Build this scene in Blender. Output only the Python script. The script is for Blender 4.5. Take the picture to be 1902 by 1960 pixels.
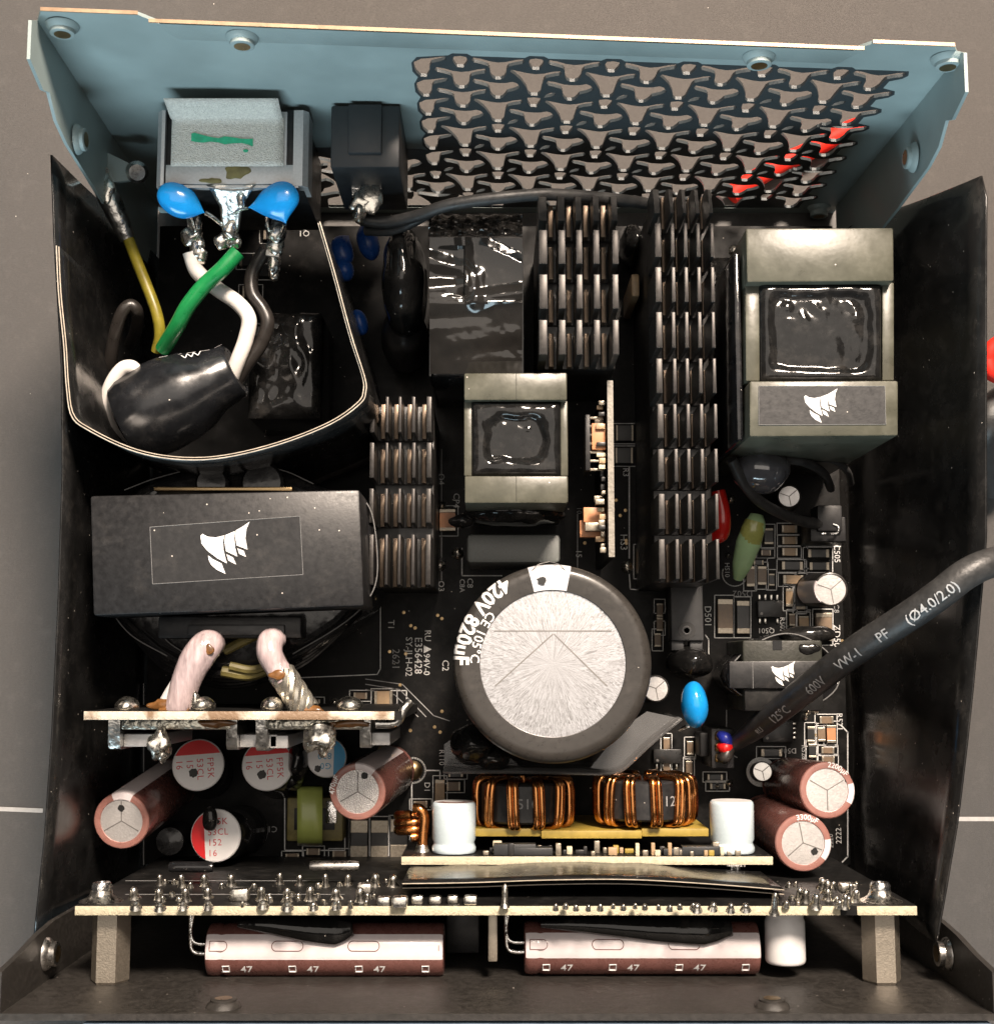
import bpy, bmesh, math, random
from mathutils import Vector, Matrix, noise as mnoise
random.seed(7)
for o in list(bpy.data.objects): bpy.data.objects.remove(o)
scene = bpy.context.scene
COL = scene.collection
S = 0.001                                  # all code works in millimetres
# ------------------------------------------------------------------ camera
FPX, TH, ZC = 2600.0, math.radians(6.5), 291.5
cam_d = bpy.data.cameras.new('camera'); cam = bpy.data.objects.new('camera', cam_d); COL.objects.link(cam)
cam.location = (0, 0, ZC*S); cam.rotation_euler = (TH, 0, 0)
cam_d.sensor_fit = 'HORIZONTAL'; cam_d.sensor_width = 36; cam_d.lens = 36*FPX/1902
cam_d.clip_start = 0.01; cam_d.clip_end = 20
scene.camera = cam
# ------------------------------------------------------------------ world and lamps
w = bpy.data.worlds.new('World'); scene.world = w; w.use_nodes = True
bg = w.node_tree.nodes['Background']; bg.inputs[0].default_value = (0.62, 0.55, 0.50, 1); bg.inputs[1].default_value = 0.11
def area(name, loc, target, sx, sy, power, col):
    l = bpy.data.lights.new(name, 'AREA'); l.shape = 'RECTANGLE'; l.size = sx; l.size_y = sy; l.energy = power; l.color = col
    o = bpy.data.objects.new(name, l); COL.objects.link(o); o.location = loc
    o.rotation_euler = (Vector(target)-Vector(loc)).to_track_quat('-Z', 'Y').to_euler()
    return o
key = area('bench_lamp', (0.20, 0.58, 0.76), (0.02, 0.19, 0), 0.20, 0.20, 5.2, (1.0, 0.84, 0.70)); key.data.spread = math.radians(66)
area('ceiling_panel', (0.0, 0.30, 1.60), (0, 0.15, 0), 1.5, 1.2, 10.5, (1.0, 0.90, 0.80))
area('window_light', (-0.45, -1.60, 0.60), (0.03, 0.10, 0.06), 1.5, 0.75, 46.0, (0.68, 0.89, 1.0))
scene.view_settings.view_transform = 'Standard'; scene.view_settings.look = 'None'
scene.view_settings.exposure = -0.32; scene.view_settings.gamma = 1.0
scene.view_settings.use_curve_mapping = False
scene.render.engine = 'CYCLES'
scene.cycles.max_bounces = 6; scene.cycles.diffuse_bounces = 3; scene.cycles.glossy_bounces = 3; scene.cycles.transmission_bounces = 2
# ------------------------------------------------------------------ pixel -> place
SN, CS = math.sin(TH), math.cos(TH)
def ray(px, py):
    a = (px-951)/FPX; b = (980-py)/FPX
    return a, SN+b*CS, -CS+b*SN
def at(px, py, z):                          # point at height z (mm)
    dx, dy, dz = ray(px, py); t = (z-ZC)/dz
    return Vector((dx*t, dy*t, z))
def aty(px, py, y):                         # point on the upright plane y
    dx, dy, dz = ray(px, py); t = y/dy
    return Vector((dx*t, y, ZC+dz*t))
def mm(px, z): return px*(ZC-z)/FPX         # pixels to mm at height z
V = Vector
# ------------------------------------------------------------------ geometry collector
class G:
    def __init__(s): s.v = []; s.f = []
    def add(s, vs, fs):
        n = len(s.v); s.v += [V(v) for v in vs]; s.f += [tuple(i+n for i in f) for f in fs]; return s
    def bm(s, bm):
        bm.verts.index_update(); s.add([v.co.copy() for v in bm.verts], [[v.index for v in f.verts] for f in bm.faces]); bm.free(); return s
    def box(s, c, d, rz=0, bev=0, m=None, seg=2):
        bm = bmesh.new(); bmesh.ops.create_cube(bm, size=1)
        for v in bm.verts: v.co = V((v.co.x*d[0], v.co.y*d[1], v.co.z*d[2]))
        if bev > 0: bmesh.ops.bevel(bm, geom=bm.edges[:], offset=bev, segments=seg, affect='EDGES', profile=.5)
        M_ = Matrix.Translation(V(c)) @ (m.to_4x4() if m else Matrix.Rotation(rz, 4, 'Z'))
        bmesh.ops.transform(bm, matrix=M_, verts=bm.verts); return s.bm(bm)
    def bb(s, x0, x1, y0, y1, z0, z1, bev=0):
        return s.box(((x0+x1)/2, (y0+y1)/2, (z0+z1)/2), (abs(x1-x0), abs(y1-y0), abs(z1-z0)), 0, bev)
    def lathe(s, prof, p, axis=(0,0,1), seg=32, a0=0, a1=2*math.pi, up=(1,0,0)):
        p = V(p); ax = V(axis).normalized(); u = V(up) - ax*V(up).dot(ax)
        if u.length < 1e-4: u = ax.orthogonal()
        u.normalize(); vv = ax.cross(u); full = abs(a1-a0-2*math.pi) < 1e-6
        n = seg if full else seg+1; vs = []; fs = []
        for r, h in prof:
            for k in range(n):
                a = a0+(a1-a0)*k/seg; vs.append(p+ax*h+(u*math.cos(a)+vv*math.sin(a))*r)
        for i in range(len(prof)-1):
            for k in range(seg):
                k2 = (k+1) % n if full else k+1
                fs.append((i*n+k, i*n+k2, (i+1)*n+k2, (i+1)*n+k))
        if full:
            if prof[0][0] > 1e-6: fs.append(tuple(reversed(range(n))))
            if prof[-1][0] > 1e-6: fs.append(tuple(range((len(prof)-1)*n, len(prof)*n)))
        return s.add(vs, fs)
    def tube(s, pts, r, seg=10, sub=6, closed=False, flat=None, caps=True):
        pts = [V(p) for p in pts]; N = len(pts)
        rs = r if isinstance(r, (list, tuple)) else [r]*N
        P_ = []; R_ = []
        rng = range(N) if closed else range(N-1)
        for i in rng:
            p1, p2 = pts[i], pts[(i+1) % N]
            p0 = pts[i-1] if (i > 0 or closed) else p1*2-p2
            p3 = pts[(i+2) % N] if (i+2 < N or closed) else p2*2-p1
            for k in range(sub):
                t = k/sub
                P_.append(.5*((2*p1)+(p2-p0)*t+(2*p0-5*p1+4*p2-p3)*t*t+(3*p1-p0-3*p2+p3)*t**3))
                R_.append(rs[i]*(1-t)+rs[(i+1) % N]*t)
        if not closed: P_.append(pts[-1]); R_.append(rs[-1])
        n = len(P_); vs = []; fs = []; prev = None
        for i in range(n):
            a = P_[(i+1) % n] if (closed or i < n-1) else P_[i]; b = P_[i-1] if (closed or i > 0) else P_[i]
            t = (a-b); t = t.normalized() if t.length > 1e-9 else V((0,0,1))
            if prev is None:
                u = t.cross(V((0,0,1)));  u = u if u.length > .05 else t.cross(V((1,0,0)))
            else: u = prev-t*prev.dot(t)
            u.normalize(); prev = u; vv = t.cross(u)
            for k in range(seg):
                an = 2*math.pi*k/seg
                fl = flat if flat else 1.0
                vs.append(P_[i]+(u*math.cos(an)+vv*math.sin(an)*fl)*R_[i])
        m = n if closed else n-1
        for i in range(m):
            for k in range(seg):
                j = (i+1) % n; k2 = (k+1) % seg
                fs.append((i*seg+k, i*seg+k2, j*seg+k2, j*seg+k))
        if not closed and caps: fs.append(tuple(reversed(range(seg)))); fs.append(tuple(range((n-1)*seg, n*seg)))
        return s.add(vs, fs)
    def prism(s, poly, o, u, v, w):         # polygon (a,b) on o+u*a+v*b, extruded along w
        o, u, v, w = V(o), V(u), V(v), V(w); n = len(poly)
        base = [o+u*a+v*b for a, b in poly]
        vs = base+[p+w for p in base]
        fs = [tuple(range(n)), tuple(range(n, 2*n))]+[(i, (i+1) % n, n+(i+1) % n, n+i) for i in range(n)]
        bm = bmesh.new(); bv = [bm.verts.new(p) for p in vs]
        for f in fs: bm.faces.new([bv[i] for i in f])
        bmesh.ops.recalc_face_normals(bm, faces=bm.faces); return s.bm(bm)
    def flatpoly(s, pts): return s.add(pts, [tuple(range(len(pts)))])
    def blob(s, c, rad, amp=.15, fr=.5, seed=0, sub=3, m=None):
        bm = bmesh.new(); bmesh.ops.create_icosphere(bm, subdivisions=sub, radius=1)
        for v in bm.verts:
            d = v.co.normalized(); q = V((d.x*rad[0], d.y*rad[1], d.z*rad[2]))
            v.co = q*(1+amp*mnoise.noise(q*fr+V((seed*7.3, seed*1.7, 3))))
        M_ = Matrix.Translation(V(c)) @ (m.to_4x4() if m else Matrix())
        bmesh.ops.transform(bm, matrix=M_, verts=bm.verts); return s.bm(bm)
    def sheet(s, rows):                      # grid of points
        n = len(rows[0]); vs = [p for r in rows for p in r]
        return s.add(vs, [(i*n+k, i*n+k+1, (i+1)*n+k+1, (i+1)*n+k) for i in range(len(rows)-1) for k in range(n-1)])
OFF = {}
def root(o):
    while o.parent: o = o.parent
    return o
def mk(name, g, mat, par=None, ang=38, thick=0):
    if par is not None: off = OFF[root(par).name]
    else:
        xs = [v.x for v in g.v]; ys = [v.y for v in g.v]; off = V(((min(xs)+max(xs))/2, (min(ys)+max(ys))/2, min(v.z for v in g.v)))
    me = bpy.data.meshes.new(name); me.from_pydata([(v-off)*S for v in g.v], [], g.f); me.validate()
    o = bpy.data.objects.new(name, me); COL.objects.link(o); me.materials.append(mat)
    me.shade_smooth(); me.set_sharp_from_angle(angle=math.radians(ang))
    if par is not None: o.parent = par
    else: o.location = off*S; OFF[o.name] = off
    if thick:
        md = o.modifiers.new('thickness', 'SOLIDIFY'); md.thickness = thick*S; md.offset = 0
    return o
def tag(o, label, cat, group=None):
    o['label'] = label; o['category'] = cat
    if group: o['group'] = group
    return o
def thing(name, label, cat, loc, group=None):
    o = bpy.data.objects.new(name, None); COL.objects.link(o); o.empty_display_size = .005
    loc = V(loc); o.location = loc*S; OFF[o.name] = loc
    return tag(o, label, cat, group)
def structure(o): o['kind'] = 'structure'; return o
def text(name, s, size, fmap, mat, par, bold=0.0, align='CENTER', sx=1.0, spacing=1.0, fine=0):
    cu = bpy.data.curves.new('t', 'FONT'); cu.body = s; cu.size = 1; cu.align_x = align; cu.align_y = 'CENTER'
    cu.offset = bold; cu.resolution_u = 2; cu.space_character = spacing
    ob = bpy.data.objects.new('t', cu); COL.objects.link(ob)
    dg = bpy.context.evaluated_depsgraph_get(); me = bpy.data.meshes.new_from_object(ob.evaluated_get(dg))
    if fine:                                 # bend-ready: split into small triangles
        bm = bmesh.new(); bm.from_mesh(me); bmesh.ops.triangulate(bm, faces=bm.faces)
        for _ in range(3):
            le = [e for e in bm.edges if e.calc_length() > fine]
            if not le: break
            bmesh.ops.subdivide_edges(bm, edges=le, cuts=1); bmesh.ops.triangulate(bm, faces=bm.faces)
        bm.to_mesh(me); bm.free()
    g = G(); g.add([fmap(v.co.x*size*sx, v.co.y*size) for v in me.vertices], [tuple(p.vertices) for p in me.polygons])
    bpy.data.objects.remove(ob); bpy.data.curves.remove(cu); bpy.data.meshes.remove(me)
    if not g.v: return None
    return mk(name, g, mat, par)
def flatmap(o, ang=0, up=.06):               # text lying on a level face, turned by ang (degrees)
    o = V(o); c, s_ = math.cos(math.radians(ang)), math.sin(math.radians(ang))
    return lambda u, v: V((o.x+u*c-v*s_, o.y+u*s_+v*c, o.z+up))
# ------------------------------------------------------------------ materials
def mat(name, col, rough=.5, metal=0., var=.12, vs=.5, bump=0., bs=3., coat=0., spec=.5, dust=0., rv=.08, sss=0., alpha=1., streak=None, trans=0.):
    m = bpy.data.materials.new(name); m.use_nodes = True; nt = m.node_tree; N = nt.nodes; L = nt.links
    b = N['Principled BSDF']; tc = N.new('ShaderNodeTexCoord'); sc = N.new('ShaderNodeVectorMath'); sc.operation = 'SCALE'; sc.inputs['Scale'].default_value = 1000
    L.new(tc.outputs['Object'], sc.inputs[0]); vec = sc.outputs[0]
    if streak:
        mp = N.new('ShaderNodeMapping'); mp.inputs['Scale'].default_value = streak; L.new(vec, mp.inputs[0]); svec = mp.outputs[0]
    else: svec = vec
    n1 = N.new('ShaderNodeTexNoise'); n1.inputs['Scale'].default_value = vs; n1.inputs['Detail'].default_value = 3; n1.inputs['Roughness'].default_value = .62; L.new(svec, n1.inputs['Vector'])
    mx = N.new('ShaderNodeMix'); mx.data_type = 'RGBA'
    c = V(col); lo = c*(1-var); hi = c*(1+var)
    mx.inputs[6].default_value = (*lo, 1); mx.inputs[7].default_value = (*[min(1, q) for q in hi], 1)
    cr = N.new('ShaderNodeMapRange'); cr.inputs[1].default_value = .3; cr.inputs[2].default_value = .7; L.new(n1.outputs[0], cr.inputs[0]); L.new(cr.outputs[0], mx.inputs[0])
    out = mx.outputs[2]
    rr = N.new('ShaderNodeMapRange'); rr.inputs[1].default_value = .3; rr.inputs[2].default_value = .7
    rr.inputs[3].default_value = max(.02, rough-rv); rr.inputs[4].default_value = min(1, rough+rv); L.new(n1.outputs[0], rr.inputs[0]); ro = rr.outputs[0]
    if dust > 0:
        vo = N.new('ShaderNodeTexVoronoi'); vo.inputs['Scale'].default_value = .42; L.new(vec, vo.inputs['Vector'])
        lt = N.new('ShaderNodeMath'); lt.operation = 'LESS_THAN'; lt.inputs[1].default_value = .055; L.new(vo.outputs['Distance'], lt.inputs[0])
        sp = N.new('ShaderNodeSeparateColor'); L.new(vo.outputs['Color'], sp.inputs[0])
        l2 = N.new('ShaderNodeMath'); l2.operation = 'LESS_THAN'; l2.inputs[1].default_value = dust; L.new(sp.outputs[0], l2.inputs[0])
        mu = N.new('ShaderNodeMath'); mu.operation = 'MULTIPLY'; L.new(lt.outputs[0], mu.inputs[0]); L.new(l2.outputs[0], mu.inputs[1])
        n3 = N.new('ShaderNodeTexNoise'); n3.inputs['Scale'].default_value = .22; n3.inputs['Detail'].default_value = 4; n3.inputs['Roughness'].default_value = .75; L.new(vec, n3.inputs['Vector'])
        fr = N.new('ShaderNodeMapRange'); fr.inputs[1].default_value = .52; fr.inputs[2].default_value = .85; fr.inputs[3].default_value = 0; fr.inputs[4].default_value = .05; L.new(n3.outputs[0], fr.inputs[0])
        ad = N.new('ShaderNodeMath'); ad.operation = 'MAXIMUM'; L.new(mu.outputs[0], ad.inputs[0]); L.new(fr.outputs[0], ad.inputs[1])
        m2 = N.new('ShaderNodeMix'); m2.data_type = 'RGBA'; m2.inputs[7].default_value = (.55, .5, .45, 1); L.new(out, m2.inputs[6]); L.new(ad.outputs[0], m2.inputs[0]); out = m2.outputs[2]
    L.new(out, b.inputs['Base Color']); L.new(ro, b.inputs['Roughness'])
    b.inputs['Metallic'].default_value = metal; b.inputs['Specular IOR Level'].default_value = spec
    b.inputs['Coat Weight'].default_value = coat; b.inputs['Coat Roughness'].default_value = .12
    if sss: b.inputs['Subsurface Weight'].default_value = sss; b.inputs['Subsurface Radius'].default_value = (.002, .001, .001); b.inputs['Subsurface Scale'].default_value = 1
    b.inputs['Alpha'].default_value = alpha
    if trans: b.inputs['Transmission Weight'].default_value = trans
    if bump:
        n2 = N.new('ShaderNodeTexNoise'); n2.inputs['Scale'].default_value = bs; n2.inputs['Detail'].default_value = 2; L.new(svec, n2.inputs['Vector'])
        bp = N.new('ShaderNodeBump'); bp.inputs['Strength'].default_value = bump; bp.inputs['Distance'].default_value = .0004; L.new(n2.outputs[0], bp.inputs['Height']); L.new(bp.outputs[0], b.inputs['Normal'])
    return m
M = {}
def dm(k, *a, **kw): M[k] = mat(k, *a, **kw)
dm('table', (.084, .077, .072), .74, var=.16, vs=1.6, bump=.7, bs=5, dust=.08, streak=(1,2.2,1))
dm('seam', (.42, .40, .38), .8)
dm('paint', (.285, .345, .340), .44, var=.12, vs=.06, bump=.25, bs=9, rv=.06)  # same black coating as paint_dark; cool window light put into the colour
dm('paint_dark', (.034, .031, .028), .42, var=.25, vs=1.0, bump=.25, bs=8, dust=.3)
dm('cut_edge', (.36, .24, .15), .45, metal=.2, var=.2, vs=.4)
dm('vent_edge', (.040, .048, .052), .42, var=.15, vs=2.5, bump=.2, bs=9)  # same panel sheet; shade between the vent holes put into the colour
dm('steel', (.62, .60, .57), .30, metal=1, var=.15, vs=1)
dm('tin', (.80, .79, .77), .22, metal=1, var=.12, vs=1.2, bump=.35, bs=1.8)
dm('solder', (.80, .77, .70), .28, metal=1, var=.15, vs=1.5, bump=.2, bs=1.2)
dm('solder_dull', (.62, .60, .52), .35, metal=1, var=.25, vs=1.2, bump=.8, bs=1.2)
dm('zinc', (.48, .48, .48), .42, metal=.5, var=.10, vs=2, bump=.15, bs=8)
dm('brass', (.42, .30, .16), .35, metal=1)
dm('copper', (.62, .25, .07), .22, metal=1, var=.15, vs=.8, coat=.6)
dm('black_sheet', (.012, .012, .012), .24, var=.3, vs=.2, spec=.5, dust=.5, rv=.08, bump=.2, bs=.10)
dm('sheet_edge', (.50, .44, .36), .4, var=.2)
dm('black_gloss', (.012, .012, .013), .12, var=.3, dust=.25, bump=.25, bs=.25)
dm('black_goo', (.010, .010, .010), .10, var=.3, bump=.15, bs=.4, dust=.15, spec=.42)
dm('black_tape', (.017, .017, .018), .38, var=.2, vs=.9, dust=.7, bump=.03, bs=2, spec=.42)
dm('black_plastic', (.016, .016, .017), .42, var=.2, dust=.2, bump=.08, bs=5, spec=.35)
dm('grey_plastic', (.024, .026, .028), .45, var=.12, bump=.1, bs=6)
dm('anodised', (.018, .017, .016), .36, var=.3, vs=1.0, spec=.55, dust=.3)
dm('fin_top', (.048, .045, .043), .42, metal=.7, var=.18, vs=1.4, rv=.05)
dm('fin_floor', (.16, .118, .085), .42, metal=.6, var=.2, vs=1.2)
dm('pcb', (.010, .010, .010), .50, var=.35, vs=.35, dust=.5, bump=.06, bs=.9, spec=.2)
dm('pcb_edge', (.60, .55, .40), .6, var=.16, vs=1.2, bump=.4, bs=3)
dm('pcb_edge_light', (.26, .24, .205), .55, var=.25, vs=.8, bump=.4, bs=2)
dm('silk', (.66, .66, .65), .6, var=.25, vs=3)
dm('trace', (.020, .020, .019), .22, var=.2)
dm('silk_dim', (.30, .30, .30), .6, var=.25, vs=3)
dm('tape_line', (.16, .16, .16), .6, var=.25, vs=3)
dm('print_white', (.80, .80, .80), .5, var=.05)
dm('logo_white', (.88, .87, .86), .4, var=.02)
dm('ferrite', (.078, .077, .057), .34, var=.20, vs=.22, bump=.10, bs=.5, spec=.5, dust=.35)
dm('ferrite_grey', (.022, .023, .018), .45, var=.2, vs=.5, bump=.1, bs=2, dust=.2, spec=.25)
dm('film_cap', (.15, .16, .155), .45, var=.08, vs=2, bump=.12, bs=6)
dm('sleeve_dark', (.036, .033, .030), .32, var=.10, vs=.8, coat=.1, dust=.25, spec=.4)
dm('alu', (.74, .72, .71), .34, metal=.9, var=.22, vs=5.0, bump=.45, bs=4.5, rv=.14)
dm('alu_flat', (.66, .64, .63), .38, metal=.6, var=.06, vs=2, bump=.10, bs=3)
dm('white_can', (.62, .74, .80), .28, var=.02, coat=.5)
dm('white_tops', (.80, .79, .79), .38, var=.04)
dm('score', (.22, .21, .20), .5, metal=.6)
dm('brown_sleeve', (.165, .070, .060), .28, var=.10, vs=.7, coat=.4, bump=.08, bs=1)
dm('brown_light', (.32, .15, .125), .30, var=.08, coat=.4)
dm('stripe_pink', (.74, .67, .68), .35, var=.05, coat=.3)
dm('cap_red', (.66, .018, .022), .38, var=.06)
dm('ink_red', (.60, .06, .07), .5)
dm('cap_blue', (.02, .32, .62), .38, var=.06)
dm('ink_blue', (.05, .36, .60), .5)
dm('ink_black', (.012, .012, .012), .5)
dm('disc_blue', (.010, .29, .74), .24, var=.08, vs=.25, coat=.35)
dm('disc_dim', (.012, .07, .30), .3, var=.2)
dm('dull_black', (.009, .009, .009), .6, var=.2, spec=.2, dust=.3)
dm('cable_print', (.42, .43, .44), .6, var=.2, vs=2)
dm('package', (.045, .046, .048), .5, var=.12, bump=.1, bs=6)
dm('bead_olive', (.40, .42, .12), .26, var=.2, vs=.3, coat=.5)
dm('patch_white', (.62, .62, .65), .4, var=.03)
dm('wire_green', (.010, .20, .055), .32, var=.12, vs=.5, coat=.2)
dm('wire_white', (.80, .76, .72), .35, var=.06)
dm('wire_black', (.025, .022, .020), .33, var=.2, vs=.4)
dm('wire_yellow', (.20, .165, .016), .4, var=.4, vs=.25)
dm('wire_red', (.60, .012, .012), .35, var=.1)
dm('wire_blue', (.02, .03, .30), .35, var=.1)
dm('cable_black', (.040, .040, .040), .45, var=.25, vs=.5, bump=.15, bs=2)
dm('cable_red', (.62, .022, .012), .62, var=.1, spec=.2)
dm('shrink', (.010, .011, .013), .24, var=.3, vs=.3, dust=.15, bump=.12, bs=.3, spec=.65)
dm('tape_grey', (.70, .665, .60), .6, var=.16, vs=2.2, bump=1.0, bs=5)
dm('ink_green', (.02, .42, .22), .5, var=.2, vs=1)
dm('lug', (.60, .59, .56), .32, metal=1, var=.25, vs=.6, bump=.6, bs=.7)
dm('clear_tube', (.30, .28, .26), .12, var=.3, vs=.4, bump=.6, bs=.6, coat=.6)
dm('pink_glaze', (.50, .40, .41), .22, var=.35, vs=.35, bump=.35, bs=1.2, coat=.6, streak=(2.2,.5,1))
dm('tin_wire', (.82, .76, .66), .25, metal=.9, var=.25, vs=.4)
dm('flux', (.17, .075, .022), .32, var=.5, vs=.6, coat=.3)
dm('yellow_board', (.36, .26, .05), .45, var=.18, vs=.5)
dm('olive_tape', (.34, .40, .10), .35, var=.25, vs=.10, coat=.2)
dm('olive_core', (.16, .135, .045), .45, var=.3)
dm('smd_tan', (.42, .29, .17), .4, var=.15)
dm('smd_brown', (.20, .14, .09), .4, var=.2)
dm('smd_black', (.018, .018, .018), .35, var=.2)
dm('smd_orange', (.55, .25, .12), .4, var=.1)
dm('smd_end', (.34, .30, .24), .36, metal=.7, var=.25, vs=2)
dm('green_bead', (.42, .62, .33), .24, var=.15, vs=.14, coat=.6)
dm('red_bead', (.55, .015, .01), .22, coat=.5)
dm('hex_nickel', (.42, .375, .31), .42, metal=.85, var=.10, vs=2, bump=.12, bs=4)
dm('blue_socket', (.16, .22, .30), .35, var=.2)
dm('shiny_bag', (.016, .015, .014), .10, var=.3, vs=.1, spec=.55)
dm('acetate', (.12, .12, .12), .12, var=.2, vs=.15, coat=.4, alpha=.62)
dm('clear_blob', (.09, .09, .10), .08, var=.3, vs=.2, coat=1., spec=.8)
# flux-browned board edge: pale laminate with irregular brown burns
def flux_edge():
    m = mat('pcb_edge_burnt', (.66, .61, .51), .5, var=.14, vs=.8, bump=.4, bs=2); nt = m.node_tree; N = nt.nodes; L = nt.links; b = N['Principled BSDF']
    src = b.inputs['Base Color'].links[0].from_socket; sc = [n for n in N if n.type == 'VECT_MATH'][0]
    n1 = N.new('ShaderNodeTexNoise'); n1.inputs['Scale'].default_value = .12; n1.inputs['Detail'].default_value = 5; L.new(sc.outputs[0], n1.inputs['Vector'])
    r = N.new('ShaderNodeMapRange'); r.inputs[1].default_value = .47; r.inputs[2].default_value = .55; r.inputs[4].default_value = .85; L.new(n1.outputs[0], r.inputs[0])
    mx = N.new('ShaderNodeMix'); mx.data_type = 'RGBA'; mx.inputs[7].default_value = (.20, .105, .045, 1); L.new(src, mx.inputs[6]); L.new(r.outputs[0], mx.inputs[0]); L.new(mx.outputs[2], b.inputs['Base Color'])
    return m
M['pcb_edge_burnt'] = flux_edge()
# crystalline aluminium: short flecks running out from the middle
def crystal_alu():
    m = mat('alu_crystal', (.66, .66, .68), .33, metal=.9, var=.05, vs=2.5, bump=.07, bs=4.5, rv=.1); nt = m.node_tree; N = nt.nodes; L = nt.links; b = N['Principled BSDF']
    src = b.inputs['Base Color'].links[0].from_socket; sc = [n for n in N if n.type == 'VECT_MATH'][0]
    sp = N.new('ShaderNodeSeparateXYZ'); L.new(sc.outputs[0], sp.inputs[0])
    an = N.new('ShaderNodeMath'); an.operation = 'ARCTAN2'; L.new(sp.outputs[1], an.inputs[0]); L.new(sp.outputs[0], an.inputs[1])
    am = N.new('ShaderNodeMath'); am.operation = 'MULTIPLY'; am.inputs[1].default_value = 13; L.new(an.outputs[0], am.inputs[0])
    ln = N.new('ShaderNodeVectorMath'); ln.operation = 'LENGTH'; L.new(sc.outputs[0], ln.inputs[0])
    lm = N.new('ShaderNodeMath'); lm.operation = 'MULTIPLY'; lm.inputs[1].default_value = 1.5; L.new(ln.outputs['Value'], lm.inputs[0])
    cb = N.new('ShaderNodeCombineXYZ'); L.new(am.outputs[0], cb.inputs[0]); L.new(lm.outputs[0], cb.inputs[1])
    n1 = N.new('ShaderNodeTexNoise'); n1.inputs['Scale'].default_value = 1.6; n1.inputs['Detail'].default_value = 5; n1.inputs['Roughness'].default_value = .7; n1.inputs['Distortion'].default_value = 2.2; L.new(cb.outputs[0], n1.inputs['Vector'])
    r = N.new('ShaderNodeMapRange'); r.inputs[1].default_value = .36; r.inputs[2].default_value = .58; r.inputs[3].default_value = .38; r.inputs[4].default_value = 1.0; L.new(n1.outputs[0], r.inputs[0])
    mx = N.new('ShaderNodeMix'); mx.data_type = 'RGBA'; mx.blend_type = 'MULTIPLY'; mx.inputs[0].default_value = 1; L.new(src, mx.inputs[6]); L.new(r.outputs[0], mx.inputs[7]); L.new(mx.outputs[2], b.inputs['Base Color'])
    rr = N.new('ShaderNodeMapRange'); rr.inputs[1].default_value = .3; rr.inputs[2].default_value = .6; rr.inputs[3].default_value = .5; rr.inputs[4].default_value = .28; L.new(n1.outputs[0], rr.inputs[0]); L.new(rr.outputs[0], b.inputs['Roughness'])
    return m
M['alu_crystal'] = crystal_alu()
# ================================================================== the setting
g = G(); g.add([(-1500,-1500,-1.2),(1500,-1500,-1.2),(1500,1500,-1.2),(-1500,1500,-1.2)], [(0,1,2,3)])
table = structure(mk('table_top', g, M['table']))
for a, b in (((-20,1548),(82,1552)), ((1832,1568),(1930,1568))):
    p, q = at(*a, -1.14), at(*b, -1.14); d = V((0, .45, 0))
    mk('seam_line', G().flatpoly([p-d, q-d, q+d, p+d]), M['seam'], table)
# ================================================================== case
case = thing('power_supply_case', 'open black and blue-grey sheet metal case around all the electronics', 'case', (0,25,-1))
def ypan(x, z): return 100.2 + .7*z/86 - .041*x*z/86
g = G().bb(-75,75,-52,100.4,-1,0); mk('floor_plate', g, M['paint_dark'], case)
# vent holes
HA = [(-3.7,0),(-2.6,-.3),(-1.2,-1.1),(0,-1.4),(1.2,-1.1),(2.6,-.3),(3.7,0),(3.95,-.8),(3.6,-1.6),(2.5,-2.1),(1.6,-2.7),(1.3,-3.6),(1.2,-5.6),(.9,-6.8),(.4,-7.4),(-.4,-7.4),(-.9,-6.8),(-1.2,-5.6),(-1.3,-3.6),(-1.6,-2.7),(-2.5,-2.1),(-3.6,-1.6),(-3.95,-.8)]
HB = [(-3.7,0),(-2.6,-.3),(-1.2,-1.1),(0,-1.3),(1.2,-1.2),(2.2,-.7),(2.9,-1.2),(3.5,-2.7),(2.6,-3.9),(1.4,-4.7),(1.1,-5.8),(.7,-6.8),(.3,-7.2),(-.4,-7.2),(-.8,-6.6),(-1.2,-5.4),(-1.3,-3.8),(-1.6,-2.8),(-2.5,-2.2),(-3.6,-1.6),(-3.95,-.8)]
HC = [(-3.7,0),(-2.6,-.5),(-1.2,-1.1),(0,-1.4),(1.2,-1.1),(2.6,-.3),(3.7,0),(3.95,-.8),(3.6,-1.6),(2.5,-2.1),(1.6,-2.7),(1.3,-3.6),(1.1,-6.0),(.95,-8.4),(.5,-9.3),(-.5,-9.3),(-.95,-8.6),(-1.3,-6.4),(-2.2,-3.6),(-3.2,-1.7),(-3.9,-.7)]
HS = [(-1.05,-2.9),(0,-2.6),(1.05,-2.9),(1.0,-4.6),(.5,-6.4),(-.5,-6.4),(-1.0,-4.6)]
HCURL = [(1.5,-2.7),(1.9,-1.4),(2.6,-.7),(3.35,-.6),(3.3,-1.5),(2.5,-2.3)]
HBALL = [(-.9,-3.6),(0,-3.3),(.9,-3.6),(1.15,-4.6),(.9,-6),(.5,-7.2),(-.5,-7.2),(-.9,-6),(-1.15,-4.6)]
HCOM = [(-1.3,-2.2),(-.2,-1.0),(1.4,-.6),(2.8,-.1),(3.5,0),(3.6,-.9),(2.6,-1.6),(1.4,-2.3),(1.0,-3.6),(.9,-5.6),(.4,-7.2),(-.5,-7.2),(-1.1,-5.8),(-1.35,-4)]
holes = []
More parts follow.
